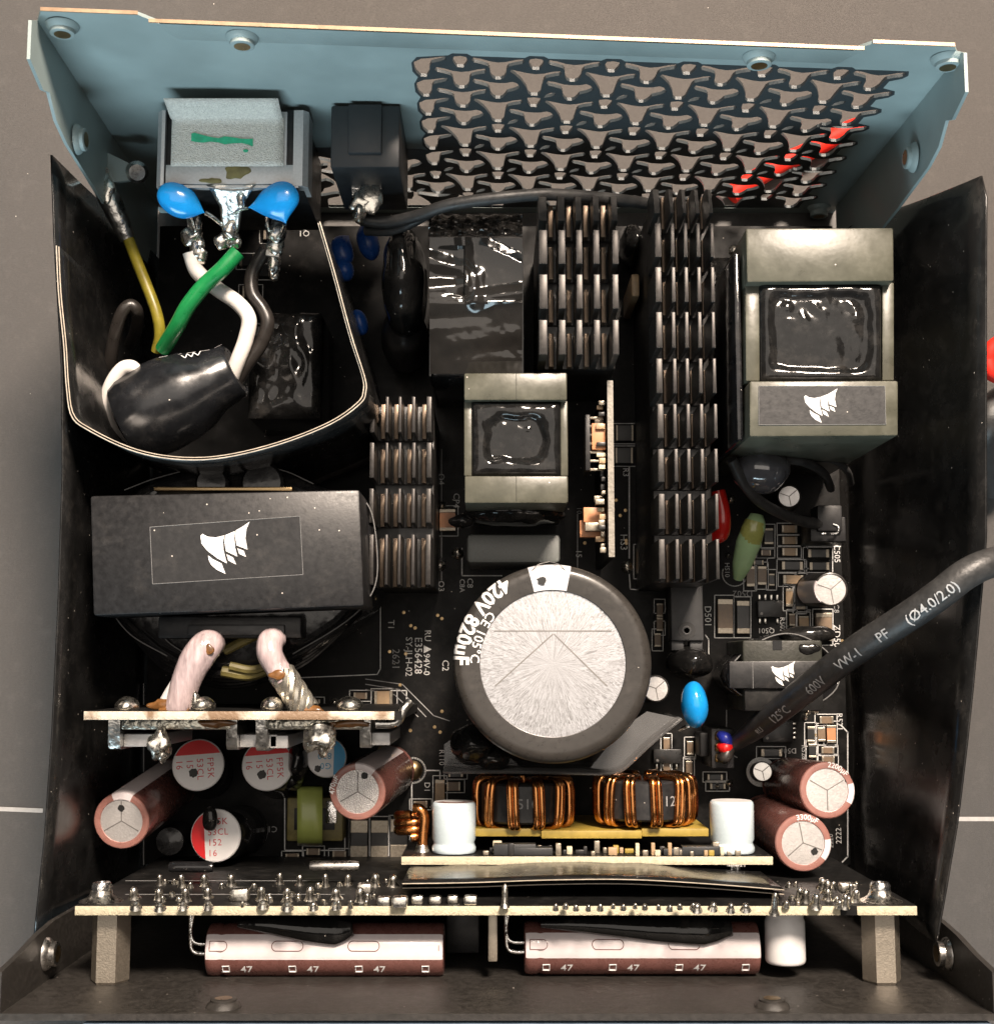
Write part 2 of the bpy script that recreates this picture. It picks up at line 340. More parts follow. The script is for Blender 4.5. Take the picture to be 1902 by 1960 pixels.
for k in range(-7, 11):
    x = .2+6.36*k; zt = 75.2 if k % 2 == 0 else 71.2
    if k % 2 and k > -2: holes.append((x, zt+8, HBALL))
    for j in range(9):
        z = zt-8*j
        if z < 9: continue
        if k == -2:
            if z > 34: holes.append((x, z, HCOM)); continue
        elif k < -2 and z > 34: continue
        if k == 10: sh = HA
        elif k % 2 == 0: sh = [HS, HB, HC][j % 3] if j else HA
        else: sh = [HC, HS, HB][j % 3] if not (k == -1 and j < 2) else HA
        if sh is HS: holes += [(x, z, HS), (x, z, HCURL)]
        else: holes.append((x, z, sh))
cu = None
def spl(pts, cyc=True):
    sp = cu.splines.new('POLY'); sp.points.add(len(pts)-1)
    for q, (a, b) in zip(sp.points, pts): q.co = (a, b, 0, 1)
    sp.use_cyclic_u = cyc
OUT = [(-74.5,0),(74.5,0),(74.5,82),(72.5,86),(59.5,86),(57.8,84),(55.5,79.5),(-51.5,79.5),(-54.8,84),(-57,86),(-72.5,86),(-74.5,82)]
VZ = [(-47.5,3.5),(66.0,3.5)]
for j in range(8, -1, -1):
    z = 75.2-8*j
    if z > 10: VZ += [(66.0,z-6.2),(66.2,z-3.4),(68.0,z-2.2),(68.7,z-.9),(68.3,z+.7)]
for k in range(10, -3, -1):
    x = .2+6.36*k
    VZ += [(x+4.4,76.2),(x-4.4,76.2)] if k % 2 == 0 else [(x+1.7,76.5),(x+1.2,77.0),(x-1.2,77.0),(x-1.7,76.5)]
VZ = VZ[:-1]+[(-13.4,75.2)]
for j in range(5):
    z = 75.2-8*j; VZ += [(-14.4,z-2.2),(-14.4,z-5.5),(-13.6,z-7.6)]
VZ += [(-15.0,36.2),(-47.5,36.0)]
def plate(splines, name, mtl, dy=0):
    global cu
    cu = bpy.data.curves.new('p', 'CURVE'); cu.dimensions = '2D'; cu.fill_mode = 'BOTH'; cu.extrude = .28
    for s_ in splines: spl(s_)
    ob = bpy.data.objects.new('p', cu); COL.objects.link(ob)
    dg = bpy.context.evaluated_depsgraph_get(); me = bpy.data.meshes.new_from_object(ob.evaluated_get(dg))
    g = G(); g.add([V((v.co.x, ypan(v.co.x, v.co.y)+v.co.z+dy, v.co.y)) for v in me.vertices], [tuple(p.vertices) for p in me.polygons])
    bpy.data.objects.remove(ob); bpy.data.curves.remove(cu); bpy.data.meshes.remove(me)
    return mk(name, g, mtl, case, ang=25)
panel = plate([OUT, VZ], 'back_panel', M['paint'])
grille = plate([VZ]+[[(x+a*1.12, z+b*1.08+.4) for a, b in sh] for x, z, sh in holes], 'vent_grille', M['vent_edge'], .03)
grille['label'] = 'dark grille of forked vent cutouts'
g = G(); n = 30                              # joggled band along the top of the panel
for side in (0, .8):
    rows = []
    for z, dy, ins in ((79.2,-.38,0), (79.5,-.45,0), (80.3,-1.25,0), (85.4,-1.3,1)):
        rows.append([V((x, ypan(x, z)+dy+side, z)) for x in [(-51.6-3.6*ins)+(107.1+6*ins)*i/n for i in range(n+1)]])
    g.sheet(rows)
mk('top_band', g, M['paint'], case, ang=60)
g = G()
def edge(x0, x1, z, dy):
    for i in range(12):
        a = x0+(x1-x0)*i/12; b = x0+(x1-x0)*(i+1)/12
        g.add([(a,ypan(a,z)+dy-.3,z),(b,ypan(b,z)+dy-.3,z),(b,ypan(b,z)+dy+.3,z),(a,ypan(a,z)+dy+.3,z),(a,ypan(a,z)+dy-.3,z+.25),(b,ypan(b,z)+dy-.3,z+.25),(b,ypan(b,z)+dy+.3,z+.25),(a,ypan(a,z)+dy+.3,z+.25)],
              [(4,5,6,7),(0,1,5,4),(2,3,7,6)])
edge(-55.4, 58.3, 85.4, -.9); edge(-72.5, -57, 86.02, 0); edge(59.5, 72.5, 86.02, 0)
mk('bare_cut_edge', g, M['cut_edge'], case)
# side flanges of the back panel
for s, nm in ((-1, 'side_flange'), (1, 'side_flange')):
    poly = [(100.5,4),(100.8,82),(99,85.5),(92.5,85.5),(90.5,79),(91.5,76),(88.5,72),(87,66),(85.5,48),(84.5,30),(84.5,4)]
    g = G().prism([(y-100-(0 if y < 99 else .0), z) for y, z in poly], (s*74.6, 100, 0), (0,1,0), (0,0,1), (-s*.55,0,0))
    for i, v in enumerate(g.v): g.v[i] = V((v.x, v.y+(ypan(s*74.5, v.z)-100.2)*.9, v.z))
    fl = mk('side_flange', g, M['paint'], case)
# threaded inserts
def insert(p, ax, r=2.0, h=1.5, mk_='paint'):
    g = G().lathe([(r+.7,0),(r+.5,.5),(r,.9),(r,h),(r-.25,h+.15),(r-.7,h+.1)], p, ax, 28)
    o = mk('threaded_insert', g, M[mk_], case)
    g = G().lathe([(r-.68,h+.16),(r-1.1,h+.1),(r-1.15,0.3),(r-1.15,-.3)], p, ax, 24); mk('thread', g, M['brass'], o)
for px, py in ((104,63),(457,68),(1450,88),(1800,100)):
    p = aty(px, py, 100); z = 82.0; x = p.x; insert((x, ypan(x, z)-.4-(.9 if abs(x) < 55 else 0), z), (0,-1,0))
insert((-73.7, 92, 62), (1,0,0)); insert((73.7, 89.5, 60), (-1,0,0))
insert((70.2, ypan(70,4)-.4, 4.5), (0,-1,0), 1.9, 2)
# front wall with its flanges
g = G().bb(-75,75,-52.4,-51.4,0,82); mk('front_wall', g, M['paint_dark'], case)
for s in (-1, 1):
    g = G().prism([(0,2),(0,82),(6,82),(7,74),(8.4,66),(9.2,58),(9.2,2)], (s*74.9, -51.4, 0), (0,1,0), (0,0,1), (-s*.9,0,0)); mk('front_flange', g, M['paint_dark'], case)
    insert((s*73.9, -46.8, 62), (-s,0,0), 2.0, 1.8, 'steel')
for px in (430, 1475):
    p = aty(px, 1925, -51.4); insert((p.x, -51.4, 78), (0,1,0), 2.0, 1.2, 'paint_dark')
# outer socket housings beyond the front wall
sk = thing('modular_socket_block', 'bluish grey ribbed socket block outside the front wall, at the bottom edge', 'socket block', (8,-58,0))
mk('housing', G().bb(-62,74,-60,-52.9,4,84.6,.5), M['blue_socket'], sk)
g = G()
for i in range(26): g.bb(-60+i*5.1,-57.6+i*5.1,-59.6,-53.6,84.7,85.8,.2)
mk('key_rib', g, M['blue_socket'], sk)
# ================================================================== insulation sheets
def wall_sheet(name, label, top, bot, mt, thick=.35, n=10, edge_mat=None, cat='insulation sheet', m=26, lin=False):
    """upright film: top edge points and bottom edge points (same count), smoothly interpolated"""
    t = thing(name, label, cat, V(((top[0]+top[-1])/2).to_tuple()[:2]+(0,)))
    def interp(pts, q):
        N = len(pts)-1; f = q*N; i = min(int(f), N-1); u = f-i
        if lin: return pts[i].lerp(pts[i+1], u)
        p0 = pts[max(i-1,0)]; p1 = pts[i]; p2 = pts[i+1]; p3 = pts[min(i+2,N)]
        return .5*((2*p1)+(p2-p0)*u+(2*p0-5*p1+4*p2-p3)*u*u+(3*p1-p0-3*p2+p3)*u**3)
    rows = []
    for r in range(n+1):
        f = r/n; row = []
        for c in range(m+1):
            a = interp(top, c/m); b = interp(bot, c/m); p = a.lerp(b, f)
            k = .5*mnoise.noise(V((c*.35, r*.4, len(label)))) * min(1, f*3)
            row.append(p+V((k, k, 0)))
        rows.append(row)
    o = mk('film', G().sheet(rows), mt, t, ang=60, thick=thick)
    if edge_mat:
        g = G(); g.tube([p+V((0,0,.02)) for p in rows[0]], thick*.34, seg=6, sub=1); mk('film_edge', g, edge_mat, t)
    return t
top = [at(98,296,60), at(104,460,60), at(118,700,60), at(120,900,60), at(112,1150,60), at(100,1400,60), at(86,1600,60), at(66,1790,60)]
bot = [V((-73.6, p.y*.98, 1)) for p in top]
wall_sheet('insulating_film', 'glossy black film wall along the left side of the case', top, bot, M['black_sheet'], edge_mat=None, lin=True, m=28)
top = [at(1640,425,20), at(1765,382,46), at(1888,332,62), at(1887,560,62), at(1887,800,62), at(1887,1040,62), at(1876,1160,62), at(1862,1316,62), at(1850,1430,62), at(1833,1571,62), at(1809,1711,62), at(1792,1806,62)]
bot = [V((73.4, 94-i*12.5, 1)) for i in range(len(top))]
wall_sheet('insulating_film', 'glossy black film wall leaning outward along the right side', top, bot, M['black_sheet'], edge_mat=None, m=40, lin=True)
# U-shaped double guard round the inlet wires
U = [(612,424),(640,520),(672,640),(698,722),(700,750),(690,772),(640,808),(560,842),(470,868),(390,880),(310,876),(240,858),(170,824),(137,797),(127,740),(122,660),(112,560),(108,470)]
for dz, sc_, lb in ((62, 1.0, 'outer curved black film guard around the inlet wires, pale cut edge'), (61.4, .984, 'inner curved black film guard just inside the outer one')):
    c0 = at(400, 600, 62)
    top = [c0+(at(x, y, dz)-c0)*sc_ for x, y in U]; top = [V((p.x, p.y, dz)) for p in top]
    bot = [V((p.x*.995, p.y, 10)) for p in top]
    wall_sheet('curved_film_guard', lb, top, bot, M['black_sheet'], thick=.3, edge_mat=M['sheet_edge'], cat='film guard', m=70)
# film between the front boards
for off, lb in ((0, 'thin black film strip standing between the two front boards, rear layer'), (1.2, 'thin black film strip standing between the two front boards, front layer')):
    top = [at(x, y+off*7, 62-off*2) for x, y in ((770,1692),(900,1690),(1050,1685),(1200,1684),(1350,1692),(1500,1704))]
    bot = [V((p.x, p.y, 12)) for p in top]
    wall_sheet('separating_film', lb, top, bot, M['black_sheet'], thick=.25, edge_mat=M['sheet_edge'], cat='film strip')
# ================================================================== main circuit board
ZB = 9.0
board = thing('main_circuit_board', 'large matte black circuit board lying on the case floor under the components', 'circuit board', (0,20,7.4))
mk('laminate', G().bb(-72.3,71.9,-40,94,7.4,ZB,.15), M['pcb'], board)
for cx, cy in ((-66,88),(66,88),(-66,-34),(66,-34)): mk('spacer', G().lathe([(3,0),(3,7.35)], (cx,cy,.02), seg=6), M['steel'], board)
def zone(x0, y0, s): return lambda cx, cy: (x0+cx*s, y0+cy*s)
zA = zone(1353.9, 941.1, .15625); zB = zone(1320.8, 1353.9, .17361); zC = zone(82.55, 1304.3, .34723); zD = zone(743, 1040.2, .32549); zE = zone(1106.2, 709.9, .21047); zF = zone(676.9, 693.4, .3038); zG = zone(726.5, 1403.4, .2691)
silk = ('silkscreen_line', 'silk'); silkd = ('silkscreen_line', 'silk_dim')
def line(gg, a, b, wpx=2.2, z=ZB):
    p, q = at(*a, z), at(*b, z); d = (q-p)
    if d.length < 1e-4: return
    n = V((-d.y, d.x, 0)).normalized()*mm(wpx, z)/2; e = d.normalized()*mm(wpx, z)/2
    u = V((0,0,.04)); gg.flatpoly([p-n-e+u, q-n+e+u, q+n+e+u, p+n-e+u])
def pline(gg, pts, wpx=2.2, closed=False):
    nm, mt_n = gg; gg = G()
    for a, b in zip(pts, pts[1:]+(pts[:1] if closed else [])): line(gg, a, b, wpx)
    if gg.v: mk(nm, gg, M[mt_n], board)
def rectl(gg, x, y, hw, hh, wpx=2): pline(gg, [(x-hw,y-hh),(x+hw,y-hh),(x+hw,y+hh),(x-hw,y+hh)], wpx, True)
def circ(gg, x, y, r, wpx=3, a0=0, a1=360): pline(gg, [(x+r*math.cos(math.radians(a)), y+r*math.sin(math.radians(a))) for a in range(a0, a1+1, 12)], wpx)
CH = {}
def chip(px, py, wp, hp, mt, name, par=None, h=None, outline=1, endf=.16, pad=0):
    """two-terminal chip on the board, sizes in photo pixels"""
    W, H = mm(wp, ZB), mm(hp, ZB); ver = H > W; Lg, Wd = (H, W) if ver else (W, H)
    h = h or max(.5, min(1.6, Wd*.45)); key = (round(Lg,1), round(Wd,1), mt, round(h,1))
    p = at(px, py, ZB+.02)
    if key not in CH:
        b = bpy.data.meshes.new(name); gg = G().box((0,0,h/2), (Lg*(1-2*endf)+.1, Wd, h*.96), 0, .06)
        b.from_pydata([v*S for v in gg.v], [], gg.f); b.materials.append(M[mt])
        t = bpy.data.meshes.new('terminal'); gg = G()
        for s_ in (-1, 1): gg.box((s_*Lg*(1-endf)/2, 0, h/2+.02), (Lg*endf, Wd*1.03, h*1.02), 0, .08)
        t.from_pydata([v*S for v in gg.v], [], gg.f); t.materials.append(M['smd_end'])
        k = bpy.data.meshes.new('solder_pad'); gg = G()
        for s_ in (-1, 1):
            gg.box((s_*(Lg/2+.25), 0, .12), (Lg*.26+.5, Wd*1.15, .2), 0, .08)
        k.from_pydata([v*S for v in gg.v], [], gg.f); k.materials.append(M['solder'])
        CH[key] = (b, t, k)
    b, t, k = CH[key]; o = bpy.data.objects.new(name, b); COL.objects.link(o); o.parent = board
    o.location = (p-OFF[board.name])*S; o.rotation_euler = (0,0,(math.pi/2 if ver else 0)+random.uniform(-.02,.02))
    for nm, d in (('terminal', t),)+((('solder_pad', k),) if pad else ()):
        c = bpy.data.objects.new(nm, d); COL.objects.link(c); c.parent = o
    if outline: rectl(silk, px, py, wp/2+(8 if not ver else 4.5), hp/2+(8 if ver else 4.5), 1.5)
    return o
def zchip(z, cx, cy, w_, h_, s, mt, name='chip_resistor', **k): x, y = z(cx, cy); return chip(x, y, w_*s, h_*s, mt, name, **k)
a_ = .15625
for cx, cy, w_, h_, mt, nm in ((740,550,110,200,'smd_black','chip_diode'),(995,460,190,90,'smd_tan','chip_capacitor'),(1000,600,190,90,'smd_tan','chip_capacitor'),(1000,740,190,95,'smd_tan','chip_capacitor'),
    (710,750,120,70,'smd_brown','chip_resistor'),(1350,760,260,100,'smd_black','chip_diode'),(1030,910,260,100,'smd_black','chip_diode'),(1360,915,240,95,'smd_black','chip_resistor'),(1040,1080,250,105,'smd_tan','chip_capacitor'),
    (520,1040,100,250,'smd_brown','chip_capacitor'),(660,1030,105,230,'smd_brown','chip_capacitor'),(780,1080,70,150,'smd_black','chip_resistor'),(995,1300,85,220,'smd_tan','chip_capacitor'),(1130,1320,110,250,'smd_black','chip_diode'),
    (205,1530,180,420,'smd_brown','chip_diode'),(425,1540,150,400,'smd_black','chip_diode'),(1410,1660,190,340,'smd_brown','chip_capacitor'),(1170,1600,115,150,'smd_tan','chip_capacitor'),(1030,1570,70,150,'smd_brown','chip_resistor'),(620,870,120,60,'smd_black','chip_resistor')):
    zchip(zA, cx, cy, w_, h_, a_, mt, nm, outline=2 if w_*h_ > 20000 else 1)
b_ = .17361
for cx, cy, w_, h_, mt, nm in ((1495,140,150,75,'smd_brown','chip_resistor'),(1325,300,80,170,'smd_black','chip_resistor'),(1440,300,80,150,'smd_brown','chip_resistor'),(1545,295,95,190,'smd_orange','chip_capacitor'),
    (1510,475,140,65,'smd_brown','chip_resistor'),(1515,578,140,65,'smd_brown','chip_resistor'),(890,500,230,80,'smd_black','chip_resistor'),(1340,480,80,150,'smd_black','chip_resistor'),(270,770,170,60,'smd_black','chip_resistor'),(300,870,170,60,'smd_black','chip_resistor')):
    zchip(zB, cx, cy, w_, h_, b_, mt, nm, outline=2)
for x, y in ((1275,1425),(1320,1432),(1318,1470),(1275,1470),(1262,1168),(1262,1195),(1258,1225)): chip(x, y, 12, 26, 'smd_brown', 'chip_resistor')
for x, y in ((688,1606),(727,1606),(764,1604)):
    o = chip(x, y, 31, 70, 'smd_black', 'shunt_resistor', outline=2, endf=.33, pad=0, h=.9)
    if x < 750: text('printed_value', 'R050', 1.0, flatmap(at(x, y, ZB+.95), 180), M['silk'], o)
for (x, y, s_) in ((1193.5,873,'R047'),(1194.6,830,'R047')):
    o = chip(x, y, 34, 30, 'smd_black', 'shunt_resistor', endf=.12, h=.9, pad=0)
    text('printed_value', s_, 1.7, flatmap(at(x, y, ZB+.92), 180), M['silk'], o)
chip(857, 997, 30, 42, 'smd_orange', 'chip_capacitor', outline=2, h=1.8)
chip(1545, 1500, 10, 20, 'smd_brown', 'chip_resistor'); chip(1222,1075, 10, 50, 'smd_tan', 'chip_capacitor', h=3)
chip(842,1515, 18, 44, 'smd_tan', 'chip_diode', outline=2); chip(868,1505, 26, 16, 'smd_brown', 'chip_resistor', outline=2); chip(872,1480, 28, 14, 'smd_black', 'chip_resistor')
for x, y in ((805,1540),(600,1630),(560,1640),(650,1635),(700,1652),(735,1652),(340,1345),(600,1345),(690,1332)): chip(x, y, 26, 12, 'smd_brown', 'chip_resistor')
chip(735, 1335, 34, 24, 'smd_tan', 'chip_capacitor', outline=2, h=2.2)
for x, y in ((480,560),(520,450),(475,500),(505,520)): chip(x, y, 30, 22, 'smd_black', 'chip_resistor', outline=2)
def soic(z, cx, cy, w_, h_, s, npins, label_side='tb', top=None, bot=None):
    x, y = z(cx, cy); p = at(x, y, ZB); W, H = mm(w_*s, ZB), mm(h_*s, ZB)
    o = mk('control_chip', G().box(p+V((0,0,.95)), (W,H,1.6), 0, .12), M['smd_black'], board)
    mk('pin_dot', G().lathe([(.3,0),(.0,.02)], p+V((-W*.36,-H*.3,1.76)), seg=12), M['score'], o)
    for (dx, dy, hor) in npins:
        mk('pin', G().box(p+V((dx*W, dy*H, .3)), ((.9,.45,.5) if hor else (.45,1.1,.5)), 0, .12), M['solder'], o)
    return o
soic(zA, 745, 1440, 290, 200, a_, [(-.38+.25*i, .72, 0) for i in range(4)]+[(-.38, -.72, 0), (-.15, -.72, 0), (.36, -.72, 0)])
soic(zB, 950, 265, 330, 230, b_, [(.56, .36-.22*i, 1) for i in range(4)])
soic(zone(0,0,1), 1275, 1447, 52, 26, 1, [(-.36+.24*i, -.75, 0) for i in range(4)])
# a few board pins and solder eyes
def eye(px, py, r=1.6, mt='solder', h=.8):
    p = at(px, py, ZB); mk('solder_joint', G().lathe([(r,0),(r*.9,h*.4),(r*.5,h*.9),(.05,h*1.2)], p, seg=16), M[mt], board)
for q in ((790,1475,2.0),(1200,1085,1.3),(876,1060,1.3),(842,1083,1.2),(1545,1362,.8),(1393,1063,.7),(1560,1360,.8),(1540,1373,.7),(845,968,1.0),(640,1345,.9),(1395,1500,.8),(1372,1505,.7),(1398,955,1.0),(1405,480,1.3)): eye(q[0], q[1], q[2], 'brass' if q[2] == 2.0 else 'solder')
for x in (1252,1268,1285,1302): eye(x, 1481, .45, 'solder', 1.5)
# silk screen
circ(silk, 790, 1475, 24, 3); circ(silk, 1200, 1083, 8, 3); circ(silkd, 845, 1080, 10, 2)
pline(silk, [(728,1140),(728,1280),(722,1291),(490,1301)], 1.8); pline(silk, [(1609,1388),(1622,1402),(1622,1640),(1612,1650)], 2.5)
pline(silk, [(884,1050),(884,1102),(960,1102)], 2.2); pline(silk, [(1204,893),(1204,1068)], 2.5); pline(silk, [(1204,1100),(1206,1128),(1250,1130)], 2)
pline(silk, [(1545,1050),(1545,1010),(1600,1010)], 2); pline(silk, [(1543,1046),(1608,1046)], 2); circ(silk, 1406, 1098, 24, 2, 20, 200)
pline(silk, [(1350,1216),(1356,1224),(1356,1255)], 2); pline(silk, [(815,1475),(842,1475),(842,1500),(866,1500)], 2.2); pline(silk, [(788,1500),(788,1560)], 2.2)
pline(silkd, [(275,1310),(275,1655)], 2); pline(silkd, [(700,1300),(770,1310),(830,1370),(860,1380)], 1.6); pline(silkd, [(700,1310),(765,1320),(815,1372)], 1.6); pline(silkd, [(700,1320),(755,1330),(800,1372)], 1.6)
pline(silk, [(545,1525),(545,1628),(660,1628),(660,1520)], 2); pline(silk, [(668,1565),(668,1652),(790,1652)], 2.2); circ(silkd, 470, 1590, 42, 2.2, 200, 420); circ(silkd, 1550, 1128, 40, 3, 90, 270)
pline(silkd, [(1105,985),(1105,1100)], 2.2); pline(silkd, [(845,860),(845,1110)], 1.8); pline(silk, [(748,1322),(778,1322),(778,1360)], 2); pline(silkd, [(1515,1470),(1560,1470)], 8); pline(silkd, [(1390,1360),(1390,1440),(1410,1450)], 2)
for s_, px, py, hp, ang, d in (('E356428',800,1255,20,-90,0),('SY-JLH-02',782,1257,18,-90,0),('94V-0',816,1272,17,-90,0),('RU',818,1217,17,-90,0),('2621',757,1262,20,-90,1),('C2',852,1274,18,-90,0),('C8',899,1116,16,-90,0),('C8A',884,1121,14,-90,0),('15',1107,1060,16,-90,0),('10',1108,977,14,-90,1),('T1',748,1196,17,-90,0),
    ('HS3',1193,1038,19,-90,0),('Q4',844,917,17,-90,0),('CP4',873,958,17,-90,0),('Q3',844,1122,16,-90,0),('R3',1197,904,16,-90,0),('D501',1354,1180,18,-90,0),('D502',1421,1136,17,180,1),('ZD505',1601,1222,18,-90,0),('R521',1606,1382,16,-90,0),('HS10',1391,1091,13,-90,0),('Q501',1466,1207,14,180,0),
    ('C103',513,1587,16,180,1),('C1',858,1436,15,-90,0),('R110',845,1450,14,-90,0),('D1',817,1507,15,-90,0),('C505',1601,1060,16,-90,0),('Q1',582,446,17,180,0),('R502',1497,1196,14,-90,0),('D506',1508,1437,14,180,1),('R528',1538,1440,13,-90,1),('2222',1605,1600,15,90,0),('2220',1590,1610,13,90,1),('C8',1600,1165,14,-90,1)):
    text('silkscreen_text', s_, mm(hp, ZB), flatmap(at(px, py, ZB), ang, .05), M['silk_dim' if d else 'silk'], board)
p = at(812, 1243, ZB); mk('silkscreen_text', G().flatpoly([p+V((-.1,.8,.05)), p+V((-.1,-.8,.05)), p+V((1.5,0,.05))]), M['silk'], board)
# ================================================================== heat sinks
def heatsink(label, fins, rows, ztop, fh, zbase, shaded_first=False, low=(2,8)):
    x0 = at(fins[0][0], rows[0][0], ztop).x; x1 = at(fins[-1][1], rows[0][0], ztop).x
    yA = at(1000, rows[0][0], ztop).y; yB = at(1000, rows[-1][1], ztop).y
    cx = [(at(a, 800, ztop).x, at(b, 800, ztop).x) for a, b in fins]
    t = thing('finned_heatsink', label, 'heatsink', ((x0+x1)/2, (yA+yB)/2, ZB))
    mk('base_block', G().bb(x0, x1, yB+.3, yA-.3, zbase, ztop-fh-3.4, .2), M['anodised'], t)
    for ri, (ya, yb) in enumerate(rows):
        Y0, Y1 = at(1000, ya, ztop).y, at(1000, yb, ztop).y
        fl = mk('fin_floor', G().bb(cx[0][0]+.1, cx[-1][1]-.1, Y1, Y0, ztop-fh-3.4, ztop-fh-2.2, .12), M['anodised'], t)
        for fi in range(len(fins)-1):
            pa = fins[fi][1]+low[0] if low[0] > 0 else fins[fi+1][0]+low[0]; pb = fins[fi][1]+low[1] if low[0] > 0 else fins[fi+1][0]+low[1]
            mk('low_fin', G().bb(at(pa,800,ztop-fh).x, at(pb,800,ztop-fh).x, Y1, Y0, ztop-fh-2.3, ztop-fh, .06), M['fin_floor'], fl)
        for (a, b) in cx:
            j = random.uniform(-.06,.06)
            if shaded_first and ri == 0:  # rear row sloped and left tipless; the panel's shadow put into its shape
                g = G().prism([(Y0,ztop-fh-2.3),(Y0,ztop-5.2),(Y0-1.0,ztop-2.6),(Y1,ztop-.4),(Y1,ztop-fh-2.3)], (a+j,0,0), (0,1,0), (0,0,1), (b-a,0,0)); mk('fin', g, M['anodised'], t)
            else:
                f = mk('fin', G().bb(a+j, b+j, Y1, Y0, ztop-fh-2.3, ztop-.05), M['anodised'], t)
                mk('fin_tip', G().bb(a+j+.03, b+j-.03, Y1+.05, Y0-.05, ztop-.06, ztop+.03, .04), M['fin_top'], f)
    return t
heatsink('tall narrow black heatsink, longest of the three, nine rows of fins', [(1258,1269),(1289,1295.5),(1314,1320.5),(1339.5,1346),(1366,1372)],
    [(343,406),(427,491),(511,577),(597,665),(686,752),(773,838),(859,922),(945,1012),(1032,1108)], 54, 9.5, ZB+.1, True)
heatsink('short black heatsink with five wide fins beside the bag-wrapped capacitor', [(1033,1048),(1070.5,1083),(1105,1116),(1139,1150),(1175,1186)],
    [(357,420),(440,504),(525,590),(612,678)], 54, 10, ZB+.1, True, (3,12))
heatsink('low black heatsink with four rows of fins, right of the large left transformer', [(709,717),(738.6,743.5),(763.5,768.5),(789,795),(817,826)],
    [(759,827),(847,914),(935,1000),(1023,1119)], 44, 7.5, ZB+.1, False, (-9,-1))

for i in range(46):                          # plated vias in the open board areas
    px, py = random.choice(((random.uniform(720,860),random.uniform(1130,1480)),(random.uniform(1090,1200),random.uniform(940,1060)),(random.uniform(1350,1620),random.uniform(1130,1500)),(random.uniform(280,560),random.uniform(1310,1650))))
    p = at(px, py, ZB); mk('via', G().lathe([(.38,.0),(.34,.06),(.15,.07),(.14,.02)], p, seg=10), M['brass'], board)
# ================================================================== shared builders
LOGO = [[(868,478),(880,467),(908,484),(950,490),(1000,480),(992,515),(994,560),(1012,636),(960,606),(905,562),(874,522)],
        [(1004,479),(1058,458),(1054,500),(1058,550),(1070,600),(1008,568),(1000,520)],
        [(1063,455),(1100,435),(1140,409),(1122,448),(1115,500),(1126,563),(1066,538),(1060,490)],
        [(909,588),(940,612),(982,634),(1004,693),(955,668),(925,640),(912,612)],
        [(1010,584),(1046,604),(1063,644),(1020,620)], [(1070,554),(1106,570),(1117,603),(1080,585)]]
def logo(par, c, width, ang=0, up=.08):
    f = flatmap(c, ang, up); k = width/275
    g = G()
    for pl in LOGO: g.flatpoly([f((x-1003)*k, -(y-550)*k) for x, y in pl])
    return mk('sail_emblem', g, M['logo_white'], par)
def quad_prism(px4, z, z0, mt, name, par, bev=.4):
    pts = [at(x, y, z) for x, y in px4]
    bm = bmesh.new(); vs = [bm.verts.new((p.x, p.y, z)) for p in pts]+[bm.verts.new((p.x, p.y, z0)) for p in pts]
    for f in ((0,1,2,3),(7,6,5,4),(0,4,5,1),(1,5,6,2),(2,6,7,3),(3,7,4,0)): bm.faces.new([vs[i] for i in f])
    bmesh.ops.recalc_face_normals(bm, faces=bm.faces)
    if bev: bmesh.ops.bevel(bm, geom=bm.edges[:], offset=bev, segments=2, affect='EDGES', profile=.5)
    return mk(name, G().bm(bm), mt, par)
def frame(ax, up=(1,0,0)):
    ax = V(ax).normalized(); u = V(up)-ax*V(up).dot(ax); u.normalize(); return ax, u, ax.cross(u)
def ecap(label, top, zt, base, zb, r, sleeve='brown_sleeve', group=None, stripe=None, score='Y', txt=None, txa=90, ink=None, disc='alu_flat', disc_r=.76, rim='brown_light', rot=30, name='electrolytic_capacitor'):
    T, B = at(*top, zt), at(*base, zb); ax, u, v = frame(T-B); h = (T-B).length
    t = thing(name, label, 'capacitor', B, group)
    mk('sleeve', G().lathe([(r*.97,0),(r,.4),(r,1.2),(r*.93,1.7),(r,2.3),(r,h-.55),(r*.985,h-.2)], B, ax, 40), M[sleeve], t)
    mk('sleeve_rim', G().lathe([(r*.985,h-.22),(r*.95,h+.02),(r*.9,h+.08),(r*disc_r,h+.02),(r*disc_r*.98,h-.25)], B, ax, 40), M[rim], t)
    d = mk('can_top', G().lathe([(r*disc_r*1.0,h-.18),(r*.4,h-.12),(.001,h-.12)], B, ax, 40), M[disc], t)
    P0 = B+ax*(h-.08); g = G()
    lines = [rot, rot+120, rot+240] if score == 'Y' else [rot, rot+90, rot+180, rot+270]
    for a in lines:
        a = math.radians(a); e = u*math.cos(a)+v*math.sin(a); n = ax.cross(e)*.09
        g.flatpoly([P0-n, P0+e*r*disc_r*.92-n, P0+e*r*disc_r*.92+n, P0+n])
    mk('vent_score', g, M['score'], d)
    if stripe is not None:
        a0, a1 = [math.radians(q) for q in stripe]; e = .04
        mk('polarity_stripe', G().lathe([(r+e,2.4),(r+e,h-.5),(r*.985+e,h-.15),(r*.95+e,h+.07),(r*.9,h+.13),(r*disc_r,h+.06)], B, ax, 10, a0, a1), M['stripe_pink'], t)
    if txt:
        rr = r*.885; a0 = math.radians(txa)
        def fm(x, y): a = a0-x/rr; q = rr+y; return B+ax*(h+.13)+(u*math.cos(a)+v*math.sin(a))*q
        text('printed_text', txt, r*.26, fm, M['print_white'], t, bold=.02, fine=.2)
    if ink:
        q = P0+u*ink[0]*r+v*ink[1]*r+ax*.05
        g = G().flatpoly([q+(u*math.cos(k)+v*math.sin(k))*r*.12*(1+.35*mnoise.noise(V((k*1.7,ink[0]*9,2)))) for k in [i*math.pi/8 for i in range(16)]])
        mk('ink_dot', g, M['ink_black'], t)
    return t
